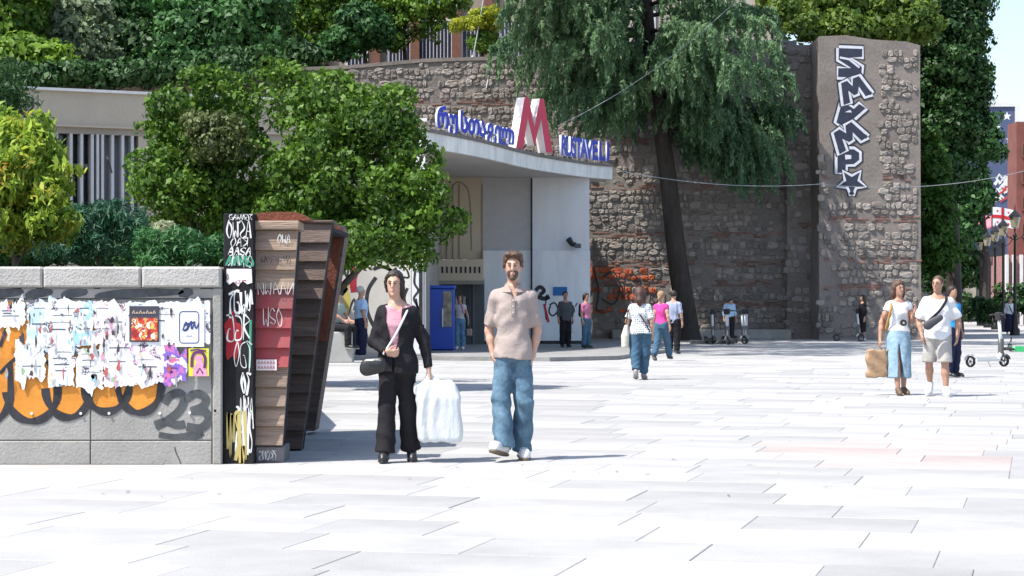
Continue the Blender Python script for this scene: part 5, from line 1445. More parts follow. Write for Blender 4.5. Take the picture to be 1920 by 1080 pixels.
M_hair = mat('dark_hair', (.022, .015, .011), rough=.6, var=.4, scale=30, bump=.4, bscale=60, stretch=(1, 1, .3))
M_hairb = mat('brown_hair', (.085, .045, .026), rough=.6, var=.4, scale=26, bump=.5, bscale=60, stretch=(1, 1, .4))
M_hairg = mat('grey_hair', (.40, .39, .38), rough=.7, var=.2, scale=30)
M_eye = mat('eye_dark', (.02, .015, .012), rough=.3, var=.1)
M_lip = mat('lips', (.38, .14, .12), rough=.6, var=.1)
def skin(c, n): return mat(n, c, rough=.55, var=.06, scale=9, spec=.35)
SK1 = skin((.50, .30, .22), 'skin_light'); SK2 = skin((.40, .225, .155), 'skin_tan')

def V3(*a): return np.array(a, float)
def rotz(p, a, o=(0, 0, 0)):
    c, s_ = math.cos(a), math.sin(a); x, y = p[0] - o[0], p[1] - o[1]
    return V3(o[0] + x * c - y * s_, o[1] + x * s_ + y * c, p[2])
BASE = dict(  # a standing adult of 1.75 m; x is the VIEWER's right when the figure faces -y. L = viewer's left limb, R = viewer's right limb
    hipL=(-.084, 0, .92), kneeL=(-.10, -.02, .50), ankL=(-.10, .02, .09), toeL=(-.12, -.15, .03),
    hipR=(.084, 0, .92), kneeR=(.10, -.02, .50), ankR=(.10, .02, .09), toeR=(.12, -.15, .03),
    shL=(-.170, .01, 1.385), elL=(-.225, .03, 1.11), wrL=(-.24, -.03, .87), fgL=(0, -.1, -1),
    shR=(.170, .01, 1.385), elR=(.225, .03, 1.11), wrR=(.24, -.03, .87), fgR=(0, -.1, -1), yaw=0.0)
def hand(F, w, f, side, r, k=.01, curl=.5, fine=True):
    "palm, four unequal bent fingers and a thumb leaving the side of the palm; w wrist, f finger direction"
    w = np.array(w, float); f = np.array(f, float); f /= np.linalg.norm(f)
    t = np.cross(f, V3(side, 0, 0.01)); t = t / (np.linalg.norm(t) + 1e-9)      # across the palm
    n = np.cross(f, t); n *= -side if n[0] * side > 0 else side                  # palm faces the body
    if n[0] * side > 0: n = -n
    base = w + f * .085
    for i, (o, ln) in enumerate(((-.030, .068), (-.010, .078), (.011, .072), (.030, .056))):
        kn = base + t * o
        F.cone(w + t * o * .6, kn, .017 * r, .0135 * r, .012)
        mid = kn + (f * math.cos(curl * .6) + n * math.sin(curl * .6)) * ln * .5
        tip = mid + (f * math.cos(curl * 1.6) + n * math.sin(curl * 1.6)) * ln * .5
        F.cone(kn, mid, .0105 * r, .0095 * r, k * .5); F.cone(mid, tip, .0095 * r, .0075 * r, k * .5)
    tb = w + f * .025 - t * .026
    t1 = tb + (f * .75 - t * .8 + n * .3) * .04
    F.cone(tb, t1, .014 * r, .011 * r, .01); F.cone(t1, t1 + (f * .95 - t * .1 + n * .45) * .036, .011 * r, .008 * r, .005)
def person(loc, H, rz, label, cat='person', pose=None, sex='m', res=.012, skinm=None, wear=(), hair='short', hairm=None, beard=None, group=None, build=1.0, near=False, face=True, slim=1.0):
    J = dict(BASE); 
    if sex == 'f': J.update(shL=(-.148, .01, 1.385), shR=(.148, .01, 1.385), elL=(-.20, .03, 1.13), elR=(.20, .03, 1.13), wrL=(-.225, -.03, .88), wrR=(.225, -.03, .88))
    J.update(pose or {})
    J = {k: (V3(*v) if isinstance(v, tuple) else v) for k, v in J.items()}
    head = J.get('head', V3(0, -.005, 1.64)); yaw = J['yaw']
    t = empty('person', loc, rz, label, cat, group)
    t.scale = (H / 1.75 * slim, H / 1.75, H / 1.75)
    allp = [v for v in J.values() if isinstance(v, np.ndarray) and v.shape == (3,)] + [head, V3(-.32, -.22, .0), V3(.32, .22, 1.72)]
    allp = [p for k, p in J.items() if isinstance(p, np.ndarray) and not k.startswith('fg')] + [head, V3(-.2, -.15, .5), V3(.2, .15, 1.5)]
    lo = np.min(allp, 0) - V3(.2, .2, .10); hi = np.max(allp, 0) + V3(.2, .2, .22)
    B = build
    F = Field(lo, hi, .0065 if near else res)
    hc = head
    hp = lambda x, y, z: rotz((hc[0] + x, hc[1] + y, hc[2] + z), yaw, hc)
    rmin = res * .75
    # torso
    spx, spy = J.get('pelvis', V3(0, 0, 0))[:2]; chx, chy = J.get('chest', V3(0, 0, 0))[:2]
    def rows(w=1.0, off=0.0, female=(sex == 'f')):
        T = ([(.82, .155, .105), (.93, .165, .112), (1.08, .118, .085), (1.18, .128, .095), (1.27, .142, .115), (1.36, .145, .09), (1.43, .11, .07), (1.47, .06, .055)] if female else
             [(.84, .145, .10), (.93, .152, .105), (1.06, .138, .098), (1.20, .152, .11), (1.30, .158, .112), (1.37, .150, .095), (1.42, .115, .08), (1.48, .060, .056)])
        out = []
        for z, rx, ry in T:
            u = min(1, max(0, (z - .92) / .4))
            out.append((z, spx + (chx - spx) * u, spy + (chy - spy) * u, rx * B * w + off, ry * B * w + off))
        return out
    F.loft(rows(), .05)
    F.chain([V3(chx, chy + .02, 1.42), hc + V3(0, .012, -.07)], [.058, .054], .04)
    # head
    F.ell(hp(0, .014, .03), (.075, .092, .088), .03, yaw); F.ell(hp(0, -.022, -.035), (.057, .064, .075), .035, yaw)
    if face:
        F.cone(hp(0, -.090, .018), hp(0, -.106, -.016), .009, .015, .014); F.ell(hp(0, -.078, .030), (.045, .014, .012), .02, yaw)
        for sx in (-1, 1):
            F.ell(hp(.028 * sx, -.094, .014), (.015, .012, .009), .01, yaw, sub=True)
            F.ell(hp(.075 * sx, .008, -.005), (.010, .020, .030), .012, yaw)
        F.cone(hp(-.012, -.083, -.055), hp(.012, -.083, -.055), .008, .008, .012); F.ell(hp(0, -.075, -.088), (.022, .018, .018), .02, yaw)
    for sd, sg in (('L', -1), ('R', 1)):
        sh, el_, wr = J['sh' + sd], J['el' + sd], J['wr' + sd]
        F.cone(V3(chx + sg * .03, chy + .01, 1.45), sh, .042, .050 * B, .05)
        F.chain([sh, (sh * .5 + el_ * .5), el_], [.050 * B, .045 * B, .038], .03)
        F.chain([el_, el_ * .65 + wr * .35, wr], [.038, .038 * B, .025], .03)
        fg = J['fg' + sd]
        hand(F, wr, fg, sg, 1.0 if near else max(1, rmin / .0085), curl=J.get('curl' + sd, .5))
        hp_, kn, an, to = J['hip' + sd], J['knee' + sd], J['ank' + sd], J['toe' + sd]
        F.chain([hp_, hp_ * .5 + kn * .5, kn], [.078 * B, .067 * B, .050], .04)
        F.chain([kn, kn * .62 + an * .38 + V3(0, .014, 0), an], [.052, .052 * B, .034], .03)
        F.cone(an + V3(0, .02, -.03), to, .034, .026, .03)
    o = link_mesh('body', F.mesh('body', skinm or SK1), t)
    # clothes
    folds = lambda a, q=1.0: (lambda x, y, z: a * (np.sin(34 * q * z + 5 * np.sin(9 * x + 2 * z) + 3 * np.sin(13 * y)) * .5 + .5 * np.sin(21 * q * z - 17 * x + 4 * np.sin(11 * y + 6 * z))))
    ctx = dict(J=J, rows=rows, lo=lo, hi=hi, B=B, res=res, t=t, chx=chx, chy=chy, spx=spx, spy=spy, folds=folds, hc=hc, hp=hp, yaw=yaw)
    for w in wear: w(ctx)
    # hair
    hm = hairm or M_hair
    if hair:
        r2 = min(res, .008) if near else res
        big = .30 if hair in ('long', 'back_long') else .16
        G = Field(hc - V3(.17, .19, big + .12), hc + V3(.17, .20, .19), r2)
        e = .012 if hair in ('short', 'buzz', 'grey') else .02
        if hair == 'tousled': e = .02
        if hair == 'buzz': e = .006
        G.ell(hp(0, .022, .042), (.078 + e, .092 + e, .086 + e), .02, yaw)
        if hair in ('tousled',):
            for k in range(9):
                a = k * .7; G.ell(hp(.065 * math.cos(a), .01 + .05 * math.sin(a), .10 + .014 * math.sin(k * 2.3)), (.034, .034, .026), .02)
            G.ell(hp(-.04, -.065, .112), (.035, .025, .018), .02); G.ell(hp(.03, -.068, .114), (.04, .025, .018), .02)
            for sx in (-1, 1): G.ell(hp(.078 * sx, .012, .035), (.013, .042, .040), .02)
        if hair in ('long', 'back_long'):
            for sx in (-1, 1): G.chain([hp(.075 * sx, .02, .03), hp(.088 * sx, .03, -.08), hp(.08 * sx, .04, -.19)], [.035, .036, .022], .03)
            G.chain([hp(0, .09, 0), hp(0, .10, -.12), hp(0, .10, -.22)], [.06, .065, .03], .04)
        if hair == 'bun': G.chain([hp(0, .09, .0), hp(.01, .115, -.05), hp(.02, .11, -.12)], [.04, .035, .02], .03)
        if hair == 'tied':
            G.chain([hp(.03, .09, .0), hp(.05, .07, -.07), hp(.062, .05, -.14)], [.055, .05, .03], .03); G.chain([hp(-.062, -.015, .07), hp(-.080, .0, .01), hp(-.076, .02, -.06)], [.020, .022, .016], .02); G.chain([hp(.062, -.015, .07), hp(.084, .0, .01), hp(.084, .02, -.09)], [.020, .026, .022], .02)
        # face opening
        c_, s_ = math.cos(yaw), math.sin(yaw)
        hl = {'short': .072, 'buzz': .072, 'grey': .085, 'tousled': .084, 'tied': .094}.get(hair, .08)
        def face_cut(x, y, z):
            lx = (x - hc[0]) * c_ + (y - hc[1]) * s_; ly = -(x - hc[0]) * s_ + (y - hc[1]) * c_; lz = z - hc[2]
            in_face = np.maximum(np.maximum(ly + .030 - .0 * lx, lz - hl + (lx / .09) ** 2 * .05), np.abs(lx) - .083)
            return -in_face
        G.clip(face_cut)
        if hair in ('short', 'buzz', 'grey', 'tousled'):
            zc0 = -.045
            G.clip(lambda x, y, z: (hc[2] + zc0) - z + np.where((-(x - hc[0]) * s_ + (y - hc[1]) * c_) > .02, 0, .045))
        G.noise(lambda x, y, z: .004 * np.sin(90 * x + 20 * np.sin(20 * z)) + .003 * np.sin(75 * y + 40 * z) + 0 * z)
        me = G.mesh('hair', hm)
        if me: link_mesh('hair', me, t)
    if face:
        for sx in (-1, 1):
            m = MB(); q = hp(.029 * sx, -.089, .015)
            lathe(m, [(0, -.007), (.009, -.003), (.011, 0), (.009, .004), (0, .007)], 8)
            e_ = m.build('eye', M_eye, t, True); e_.location = q
            m = MB(); a_, b_, c_ = hp(.012 * sx, -.094, .034), hp(.03 * sx, -.097, .041), hp(.046 * sx, -.083, .035)
            m.tube([tuple(a_), tuple(b_), tuple(c_)], .0045, 5); m.build('eyebrow', hm if hair not in ('grey',) else M_hairg, t)
        m = MB(); m.tube([tuple(hp(-.022, -.080, -.053)), tuple(hp(0, -.090, -.054)), tuple(hp(.022, -.080, -.053))], [.004, .0075, .004], 6); m.build('mouth', M_lip, t)
    if beard:
        G = Field(hc - V3(.1, .14, .14), hc + V3(.1, .1, .06), min(res, .007))
        G.ell(hp(0, -.022, -.038), (.0595, .0665, .079), .02, yaw)
        G.ell(hp(0, -.078, -.090), (.030, .026, .026), .02, yaw)
        def bc(x, y, z):
            lx = (x - hc[0]); ly = y - hc[1]; lz = z - hc[2]
            top = lz + .030 - np.abs(lx) * .9       # shallower on the cheeks
            mouth = .012 - np.sqrt((lx * .6) ** 2 + ((lz + .054) * 1.9) ** 2)
            return np.maximum(np.maximum(top, ly - .02), mouth)
        G.clip(bc); me = G.mesh('beard', beard)
        if me: link_mesh('beard', me, t)
    return t
# --- garments: functions taking the person's context
def newF(c, res=None, pad=0.0): return Field(c['lo'] - pad, c['hi'] + pad, res or c['res'])
def top(M, hem=.90, off=.020, sleeve=.75, neck=.064, sleeve_r=.060, name='shirt', opening=None, fold=.005, flare=0.0, collar=None, neckz=1.455, cuff=None, tight=1.0):
    def f(c):
        J = c['J']; F = newF(c)
        rw_ = [(z, x, y, rx + off + (flare * (1.15 - z) if z < 1.15 else 0), ry + off + (flare * (1.15 - z) if z < 1.15 else 0)) for z, x, y, rx, ry in c['rows'](tight) if z < 1.46]
        rw_ = [r for r in rw_ if r[0] >= .84]
        z0 = rw_[0]; rw_ = [(hem - .03, *z0[1:])] + [r for r in rw_ if r[0] > hem - .02]
        F.loft(rw_, .05)
        for sd, sg in (('L', -1), ('R', 1)):
            sh, el_, wr = J['sh' + sd], J['el' + sd], J['wr' + sd]
            F.cone(V3(c['chx'] + sg * .04, c['chy'] + .008, 1.437), sh, .052, .056 * c['B'], .05)
            if sleeve > 0:
                a = min(1, sleeve); e1 = sh + (el_ - sh) * a
                F.cone(sh, e1, .057 * c['B'], sleeve_r * c['B'], .03)
                if sleeve > 1:
                    e2 = el_ + (wr - el_) * (sleeve - 1); F.cone(e1, e2, sleeve_r * c['B'], sleeve_r * .72 * c['B'], .03)
                    ax = (wr - el_) / np.linalg.norm(wr - el_); q = e2
                else: ax = (el_ - sh) / np.linalg.norm(el_ - sh); q = e1
                # flat cuff
                sl, (x, y, z) = F.win(q - .13, q + .13)
                if F.d[sl].size:
                    dd = (x - q[0]) * ax[0] + (y - q[1]) * ax[1] + (z - q[2]) * ax[2]
                    rr_ = np.sqrt((x - q[0]) ** 2 + (y - q[1]) ** 2 + (z - q[2]) ** 2)
                    F.d[sl] = np.where((rr_ < .12) & (dd > 0) & (np.abs(x - c['chx']) > .12), np.maximum(F.d[sl], dd), F.d[sl])
        F.cone((c['chx'], c['chy'] + .005, neckz + .02), (c['chx'], c['chy'] - .01, neckz + .3), neck, neck, sub=True)
        F.clip(lambda x, y, z: hem - z + 0 * x + .012 * np.sin(14 * x + 3) + 0 * y)
        if opening: F.clip(lambda x, y, z: opening(x - c['chx'], y - c['chy'], z))
        if fold: F.noise(c['folds'](fold))
        me = F.mesh(name, M)
        o = link_mesh(name, me, c['t'])
        if collar:
            G = Field(V3(-.12, -.14, 1.38), V3(.12, .14, 1.52), min(c['res'], .007))
            G.loft([(1.425, c['chx'], c['chy'] - .004, .125, .108), (1.455, c['chx'], c['chy'], .100, .092), (1.51, c['chx'], c['chy'] + .008, .072, .074)], .01)
            G.loft([(1.38, c['chx'], c['chy'] - .004, .125, .108), (1.455, c['chx'], c['chy'], .084, .078), (1.53, c['chx'], c['chy'] + .008, .060, .062)], .01, sub=True)
            G.clip(lambda x, y, z: np.where(y < c['chy'] - .03, (.008 + (z - 1.425) * .45) - np.abs(x - c['chx']), -1.0))
            me = G.mesh('collar', collar)
            if me: link_mesh('collar', me, o)
    return f
def trousers(M, waist=.98, r=(.105, .085, .075), hem=.06, name='trousers', fold=.005, k=.05, hemr=None, pel=.012, knee_out=0.0):
    def f(c):
        J = c['J']; F = newF(c)
        rw_ = [(z, x, y, rx + pel, ry + pel) for z, x, y, rx, ry in c['rows']() if z < waist + .12]
        F.loft(rw_, k)
        for sd in 'LR':
            h, kn, an = J['hip' + sd], J['knee' + sd], J['ank' + sd]
            B = c['B']
            F.chain([h, kn], [r[0] * B, r[1] * B], .04); e = kn + (an - kn) * (1 - hem)
            F.cone(kn, e, r[1] * B, r[2] * B, .03)
            ax = (an - kn) / np.linalg.norm(an - kn)
            sl, (x, y, z) = F.win(e - .16, e + .16)
            dd = (x - e[0]) * ax[0] + (y - e[1]) * ax[1] + (z - e[2]) * ax[2]; rr_ = np.sqrt((x - e[0]) ** 2 + (y - e[1]) ** 2 + (z - e[2]) ** 2)
            F.d[sl] = np.where((rr_ < .15) & (dd > 0), np.maximum(F.d[sl], dd - .01), F.d[sl])
        F.clip(lambda x, y, z: z - waist + 0 * x + 0 * y)
        # creases: stronger at the knee and the stacked hem
        F.noise(lambda x, y, z: fold * (np.sin(46 * z + 6 * np.sin(12 * x) + 4 * np.sin(14 * y)) * (.35 + 1.1 * np.exp(-((z - .16) / .14) ** 2) + .5 * np.exp(-((z - .5) / .1) ** 2)) + .5 * np.sin(17 * z + 30 * x) - 1.0))
        link_mesh(name, F.mesh(name, M), c['t'])
    return f
def shorts(M, waist=.96, hem=.52, r=(.100, .100), name='shorts'):
    def f(c):
        J = c['J']; F = newF(c)
        F.loft([(z, x, y, rx + .02, ry + .02) for z, x, y, rx, ry in c['rows']() if z < waist + .12], .05)
        for sd in 'LR':
            h, kn = J['hip' + sd], J['knee' + sd]; F.chain([h, kn + (kn - h) * .2], [r[0] * c['B'], r[1] * c['B']], .04)
        F.clip(lambda x, y, z: np.maximum(z - waist, hem - z) + 0 * x + 0 * y); F.noise(c['folds'](.005, .7))
        link_mesh(name, F.mesh(name, M), c['t'])
    return f
def skirt(M, waist=1.0, hem=.2, rx=.2, ry=.16, slit=None, name='skirt', fold=.006):
    def f(c):
        F = newF(c)
        F.loft([(hem - .02, c['spx'], c['spy'] - .02, rx, ry), (.5, c['spx'], c['spy'] - .01, rx * .97, ry), (.86, c['spx'], c['spy'], .192, .142), (.98, c['spx'], c['spy'], .168, .128), (1.05, c['spx'], c['spy'], .15, .118)], .03, e=2.1)
        F.clip(lambda x, y, z: np.maximum(z - waist, hem - z) + 0 * x + 0 * y)
        if slit: F.clip(lambda x, y, z: np.where((y < 0) & (z < slit[1]), slit[2] * (slit[1] - z) + .005 - np.abs(x - slit[0] - (slit[1] - z) * slit[3]), -1.0))
        F.noise(lambda x, y, z: fold * np.sin(38 * x + 3 * np.sin(5 * z) + 20 * y) * np.clip(1.1 - z, 0, 1))
        link_mesh(name, F.mesh(name, M), c['t'])
    return f
def shoes(M, Ms=None, big=1.0):
    Ms = Ms or mat('shoe_sole', (.30, .29, .27), var=.15)
    def f(c):
        J = c['J']
        for sd in 'LR':
            an, to = J['ank' + sd], J['toe' + sd]
            heel = an + V3(0, .045, -.045) * big; ball = to + V3(0, .03, .012)
            lo = np.minimum(heel, to) - .12; hi = np.maximum(heel, to) + V3(.12, .12, .18)
            res = min(c['res'], .010)
            d = (to - heel); d /= np.linalg.norm(d); up = np.cross(np.cross(d, V3(0, 0, 1)), d); up /= np.linalg.norm(up)
            def sole_d(x, y, z, o): return -((x - heel[0]) * up[0] + (y - heel[1]) * up[1] + (z - heel[2]) * up[2]) + o
            G = Field(lo, hi, res)
            G.cone(heel + up * .025, ball, .045 * big, .046 * big, .03); G.cone(ball, to, .046 * big, .036 * big, .02); G.cone(an + up * .01, (heel + ball) / 2 + up * .03, .047 * big, .042 * big, .03)
            G.clip(lambda x, y, z: sole_d(x, y, z, -.012)); G.clip(lambda x, y, z: z - (an[2] + .055) + 0 * x + 0 * y)
            me = G.mesh('shoe', M)
            if not me: continue
            o = link_mesh('shoe', me, c['t'])
            G = Field(lo, hi, res)
            G.cone(heel, ball - up * .012, .048 * big, .050 * big, .03); G.cone(ball - up * .012, to - up * .01, .050 * big, .038 * big, .02)
            G.clip(lambda x, y, z: sole_d(x, y, z, -.034)); G.clip(lambda x, y, z: -sole_d(x, y, z, -.010))
            me = G.mesh('sole', Ms)
            if me: link_mesh('sole', me, o)
    return f
def band(M, pts, w=.03, th=.008, name='strap'):
    "a strap: tube through points, flattened by being thin"
    def f(c):
        m = MB(); q = spline([tuple(p) for p in pts], 5); m.tube(q, w / 2, 6); link_mesh(name, m.mesh(name, M, True), c['t'])
    return f
def blob(M, name, prims, res=None, fold=0, clip=None):
    "garment or accessory given as cones (a,b,ra,rb,sy) in body space"
    def f(c):
        pts = np.array([p for pr in prims for p in (pr[0], pr[1])]); r = max(max(pr[2], pr[3]) for pr in prims)
        F = Field(pts.min(0) - r - .05, pts.max(0) + r + .05, res or c['res'])
        for pr in prims: F.cone(pr[0], pr[1], pr[2], pr[3], .02, pr[4] if len(pr) > 4 else 1)
        if fold: F.noise(c['folds'](fold))
        if clip: F.clip(clip)
        me = F.mesh(name, M)
        if me: link_mesh(name, me, c['t'])
    return f

def cloth(name, c, var=.08, **k): return mat(name, c, rough=.85, var=var, scale=k.pop('scale', 6), bump=.55, bscale=17, spec=.2, **k)
def dots(name, base, dot, scale=30):
    if name in MATS: return MATS[name]
    m = bpy.data.materials.new(name); m.use_nodes = True; N = m.node_tree.nodes; L = m.node_tree.links
    tc = N.new('ShaderNodeTexCoord'); v = N.new('ShaderNodeTexVoronoi'); v.inputs['Scale'].default_value = scale; v.inputs['Randomness'].default_value = .25
    L.new(tc.outputs['Object'], v.inputs['Vector'])
    rp = N.new('ShaderNodeValToRGB'); rp.color_ramp.interpolation = 'CONSTANT'; rp.color_ramp.elements[0].color = (*dot, 1); rp.color_ramp.elements[1].color = (*base, 1); rp.color_ramp.elements[1].position = .34
    L.new(v.outputs['Distance'], rp.inputs[0]); L.new(rp.outputs[0], N['Principled BSDF'].inputs['Base Color']); N['Principled BSDF'].inputs['Roughness'].default_value = .9
    MATS[name] = m; return m
def stripes(name, a, b, scale=14):
    return ramp_mat(name, [(0, a), (.5, b)], scale=scale, kind='wave', rough=.9)
def GP(px, py):    # ground point under a photo pixel
    Y = CAMH * 4000 / (py - 568); return Vector((PX(px, Y), Y, 0))

C_taupe = cloth('taupe_cotton', (.35, .29, .265)); C_taupe2 = cloth('taupe_collar', (.33, .26, .23))
C_den = cloth('blue_denim', (.060, .12, .19), var=.3, scale=4.5, fine=.12, base2=(.15, .25, .33)); C_den2 = cloth('mid_denim', (.055, .115, .18), var=.25)
C_pale = cloth('pale_denim', (.25, .37, .47), var=.25, fine=.1); C_black = cloth('black_wool', (.016, .015, .018), var=.25)
C_pink = cloth('pink_blouse', (.52, .27, .32), var=.12); C_white = cloth('white_cotton', (.70, .71, .73), var=.04)
C_sky = cloth('light_blue_cotton', (.36, .53, .72), var=.06); C_navy = cloth('navy_cloth', (.018, .022, .055)); C_beige = cloth('grey_beige_cotton', (.40, .38, .35), var=.06)
C_mag = cloth('magenta_cotton', (.60, .06, .28)); C_grey = cloth('charcoal_cotton', (.07, .075, .085)); C_leather = mat('black_leather', (.015, .015, .016), rough=.4, var=.3)
S_white = mat('white_shoe', (.66, .66, .65), rough=.5, var=.06); S_black = mat('black_shoe', (.02, .02, .022), rough=.4, var=.2); S_brown = mat('brown_sandal', (.13, .08, .05), rough=.6)

# --- young man in the taupe polo, walking, hands in pockets
pB = GP(962, 862)
person(pB, 1.83, 0, 'bearded young man in taupe polo shirt and baggy blue jeans, hands in pockets', slim=.88, build=.96, res=.008, near=True, hair='tousled', hairm=M_hairb,
       beard=M_hairb, skinm=SK1,
       pose=dict(kneeL=(-.115, -.09, .50), ankL=(-.085, -.17, .125), toeL=(-.175, -.33, .115), kneeR=(.105, -.03, .50), ankR=(.085, .06, .10), toeR=(.115, -.11, .035),
                 elL=(-.235, .05, 1.10), wrL=(-.195, -.01, .885), fgL=(.45, -.1, -1), elR=(.235, .05, 1.10), wrR=(.195, -.01, .885), fgR=(-.45, -.1, -1), curlL=.2, curlR=.2, yaw=R(-4)),
       wear=[trousers(C_den, waist=.93, r=(.092, .088, .092), hem=.0, fold=.008), top(C_taupe, hem=.865, off=.020, sleeve=.84, sleeve_r=.070, collar=C_taupe2, name='polo_shirt', fold=.007, flare=.13, neck=.056, neckz=1.475, opening=lambda x, y, z: np.where((y < -.03) & (z > 1.3), (z - 1.385) * .26 - np.abs(x), -1.0)),
             shoes(S_white, mat('brown_sole', (.16, .12, .08), var=.3), 1.15)])
mB = [o for o in children([o for o in COL.objects if o.name == 'person'][0]) if o.name == 'polo_shirt'][0]
m = MB(); m.box(-.016, .016, -.1385, -.128, 1.235, 1.392); m.build('placket', C_taupe2, mB)
mJ = [o for o in children([o for o in COL.objects if o.name == 'person'][0]) if o.name == 'trousers'][0]
for z_ in (1.26, 1.31, 1.36): m = MB(); m.tube([(0, -.142, z_), (0, -.138, z_)], .006, 8); m.build('button', C_white, mB)
# --- woman in black suit
pA = GP(745, 866)
def jacket_open(x, y, z):
    w = np.clip((z - .93) * .19, -.0, .075) + np.where(z > 1.30, np.clip((1.47 - z) * .05, -.2, .01), 0)
    w = np.where(z < .98, .012, w)
    return np.where((y < -.035) & (z < 1.6), w - np.abs(x + .03), -1.0)
person(pA, 1.66, 0, 'woman in black blazer and trousers over pink blouse, carrying big white plastic bag', slim=.93, sex='f', res=.008, near=True, hair='tied', skinm=SK1,
       pose=dict(head=V3(-.03, -.005, 1.64), kneeL=(-.10, -.06, .50), ankL=(-.115, -.10, .10), toeL=(-.13, -.24, .04), kneeR=(.10, .02, .50), ankR=(.13, .10, .12), toeR=(.15, -.04, .03),
                 elL=(-.235, .02, 1.12), wrL=(-.10, -.17, 1.02), fgL=(1, -.15, -.1), elR=(.265, .03, 1.13), wrR=(.315, -.02, .86), fgR=(.15, 0, -1), curlL=1.0, curlR=1.2, yaw=R(-8)),
       wear=[trousers(C_black, waist=1.02, r=(.096, .080, .098), hem=.02, fold=.004), top(C_pink, hem=.98, off=.014, sleeve=.2, neck=.085, neckz=1.40, name='blouse', fold=.003),
             top(C_black, hem=.83, off=.036, sleeve=1.93, sleeve_r=.060, neck=.085, neckz=1.40, name='blazer', opening=jacket_open, fold=.005, flare=.05),
             shoes(S_black, S_black), band(C_white, [(.12, .02, 1.45), (.085, -.145, 1.36), (-.01, -.165, 1.18), (-.13, -.18, 1.00)], .022, name='bag_strap')])
# crossbody bag on her hip
cb = root('crossbody_bag', (pA.x - .22, pA.y - .2, .86), 'rounded black leather crossbody bag at the hip of the woman in black', 'bag')
G = Field(V3(-.4, -.35, .75), V3(0, .0, 1.05), .01)
G.cone((-.27, -.19, .90), (-.15, -.21, .92), .068, .06, .02, .6); G.cone((-.26, -.19, .95), (-.14, -.21, .96), .05, .045, .03, .6)
me = G.mesh('bag_body', C_leather); o = link_mesh('bag_body', me, cb); o.location = (pA.x, pA.y, -.03); o.scale = (.95,) * 3
m = MB(); m.tube([(pA.x - .25, pA.y - .235, .90), (pA.x - .19, pA.y - .25, .905), (pA.x - .13, pA.y - .245, .90)], .006, 5); m.build('zip', mat('zip_grey', (.3, .3, .3), metal=.8, rough=.4), cb)
# big white plastic bag in her hand
pb = root('plastic_bag', (pA.x + .33, pA.y - .02, .12), 'large boxy white plastic carrier bag hanging from the hand of the woman in black', 'bag')
G = Field(V3(-.3, -.22, -.03), V3(.32, .22, .78), .012)
G.loft([(.03, .02, 0, .195, .115), (.06, .015, 0, .205, .125), (.42, .0, 0, .195, .12), (.53, -.02, 0, .175, .09), (.57, -.03, 0, .15, .05)], .02, e=7)
G.cone((-.09, 0, .54), (-.08, 0, .64), .022, .012, .04); G.cone((-.0, 0, .53), (-.07, 0, .64), .022, .012, .04)
G.noise(lambda x, y, z: .007 * np.sin(60 * x + 2 * np.sin(7 * z) + 10 * y) * np.clip(.6 - 4 * x, .12, 1.3) + .003 * np.sin(25 * z + 34 * x))
M_bag = mat('white_plastic', (.74, .77, .78), rough=.35, var=.05, trans=.3, bump=1.0, bscale=9, stretch=(1.6, 1, .6))
o = link_mesh('bag_body', G.mesh('bag_body', M_bag), pb); o.location = (pA.x + .36, pA.y - .02, .15)

# --- couple on the right
pc = GP(1685, 741)
person(pc, 1.72, R(6), 'smiling woman in white top and long pale denim skirt, left of the couple', sex='f', res=.012, hair='long', hairm=M_hairb, skinm=SK2,
       pose=dict(kneeL=(-.06, -.10, .50), ankL=(-.045, -.12, .10), toeL=(-.05, -.27, .03), kneeR=(.09, -.02, .50), ankR=(.09, .05, .10), toeR=(.12, -.10, .03),
                 elL=(-.26, .04, 1.12), wrL=(-.30, -.02, .86), fgL=(-.1, -.1, -1), elR=(.21, -.04, 1.14), wrR=(.19, -.22, 1.28), fgR=(.1, -.2, 1), curlR=.8, yaw=R(14)),
       wear=[skirt(C_pale, waist=1.03, hem=.27, rx=.195, ry=.17, slit=(-.035, .80, .10, .06)), top(C_white, hem=.985, off=.020, sleeve=.32, sleeve_r=.065, neck=.088, neckz=1.42, name='tee', fold=.003, tight=1.02),
             shoes(S_brown, S_brown, .8), band(cloth('tan_strap', (.42, .24, .07)), [(-.12, .03, 1.45), (-.155, -.12, 1.35), (-.19, -.08, 1.15), (-.21, 0, 1.0)], .04, name='shoulder_strap')])
bgp = root('paper_bag', (pc.x - .33, pc.y, .22), 'crumpled brown paper shopping bag carried by the woman in the pale denim skirt', 'bag')
G = Field(V3(-.25, -.16, -.04), V3(.25, .16, .62), .014); G.loft([(0, 0, 0, .15, .07), (.42, 0, 0, .165, .085)], .01, e=6)
G.noise(lambda x, y, z: .006 * np.sin(30 * z + 20 * x) + .004 * np.sin(50 * x + 20 * z)); 
M_kraft = mat('brown_paper', (.36, .235, .14), rough=.9, var=.12, bump=.4, bscale=18)
o = link_mesh('bag_body', G.mesh('bag_body', M_kraft), bgp); o.location = (pc.x - .335, pc.y - .02, .27)
m = MB(); m.tube([(pc.x - .40, pc.y - .07, .66), (pc.x - .36, pc.y - .06, .78), (pc.x - .30, pc.y - .05, .78), (pc.x - .26, pc.y - .07, .66)], .008, 5); m.build('handle', M_kraft, bgp)
hb = root('shoulder_bag', (pc.x - .26, pc.y + .02, 1.0), 'reddish brown leather shoulder bag under the arm of the woman in white', 'bag')
G = Field(V3(-.2, -.2, -.2), V3(.2, .2, .25), .014); G.loft([(-.10, 0, 0, .035, .12), (.14, 0, 0, .028, .10)], .02, e=3)
o = link_mesh('bag_body', G.mesh('bag_body', mat('brown_leather', (.19, .055, .03), rough=.5, var=.2)), hb); o.location = (pc.x - .235, pc.y + .07, 1.08)
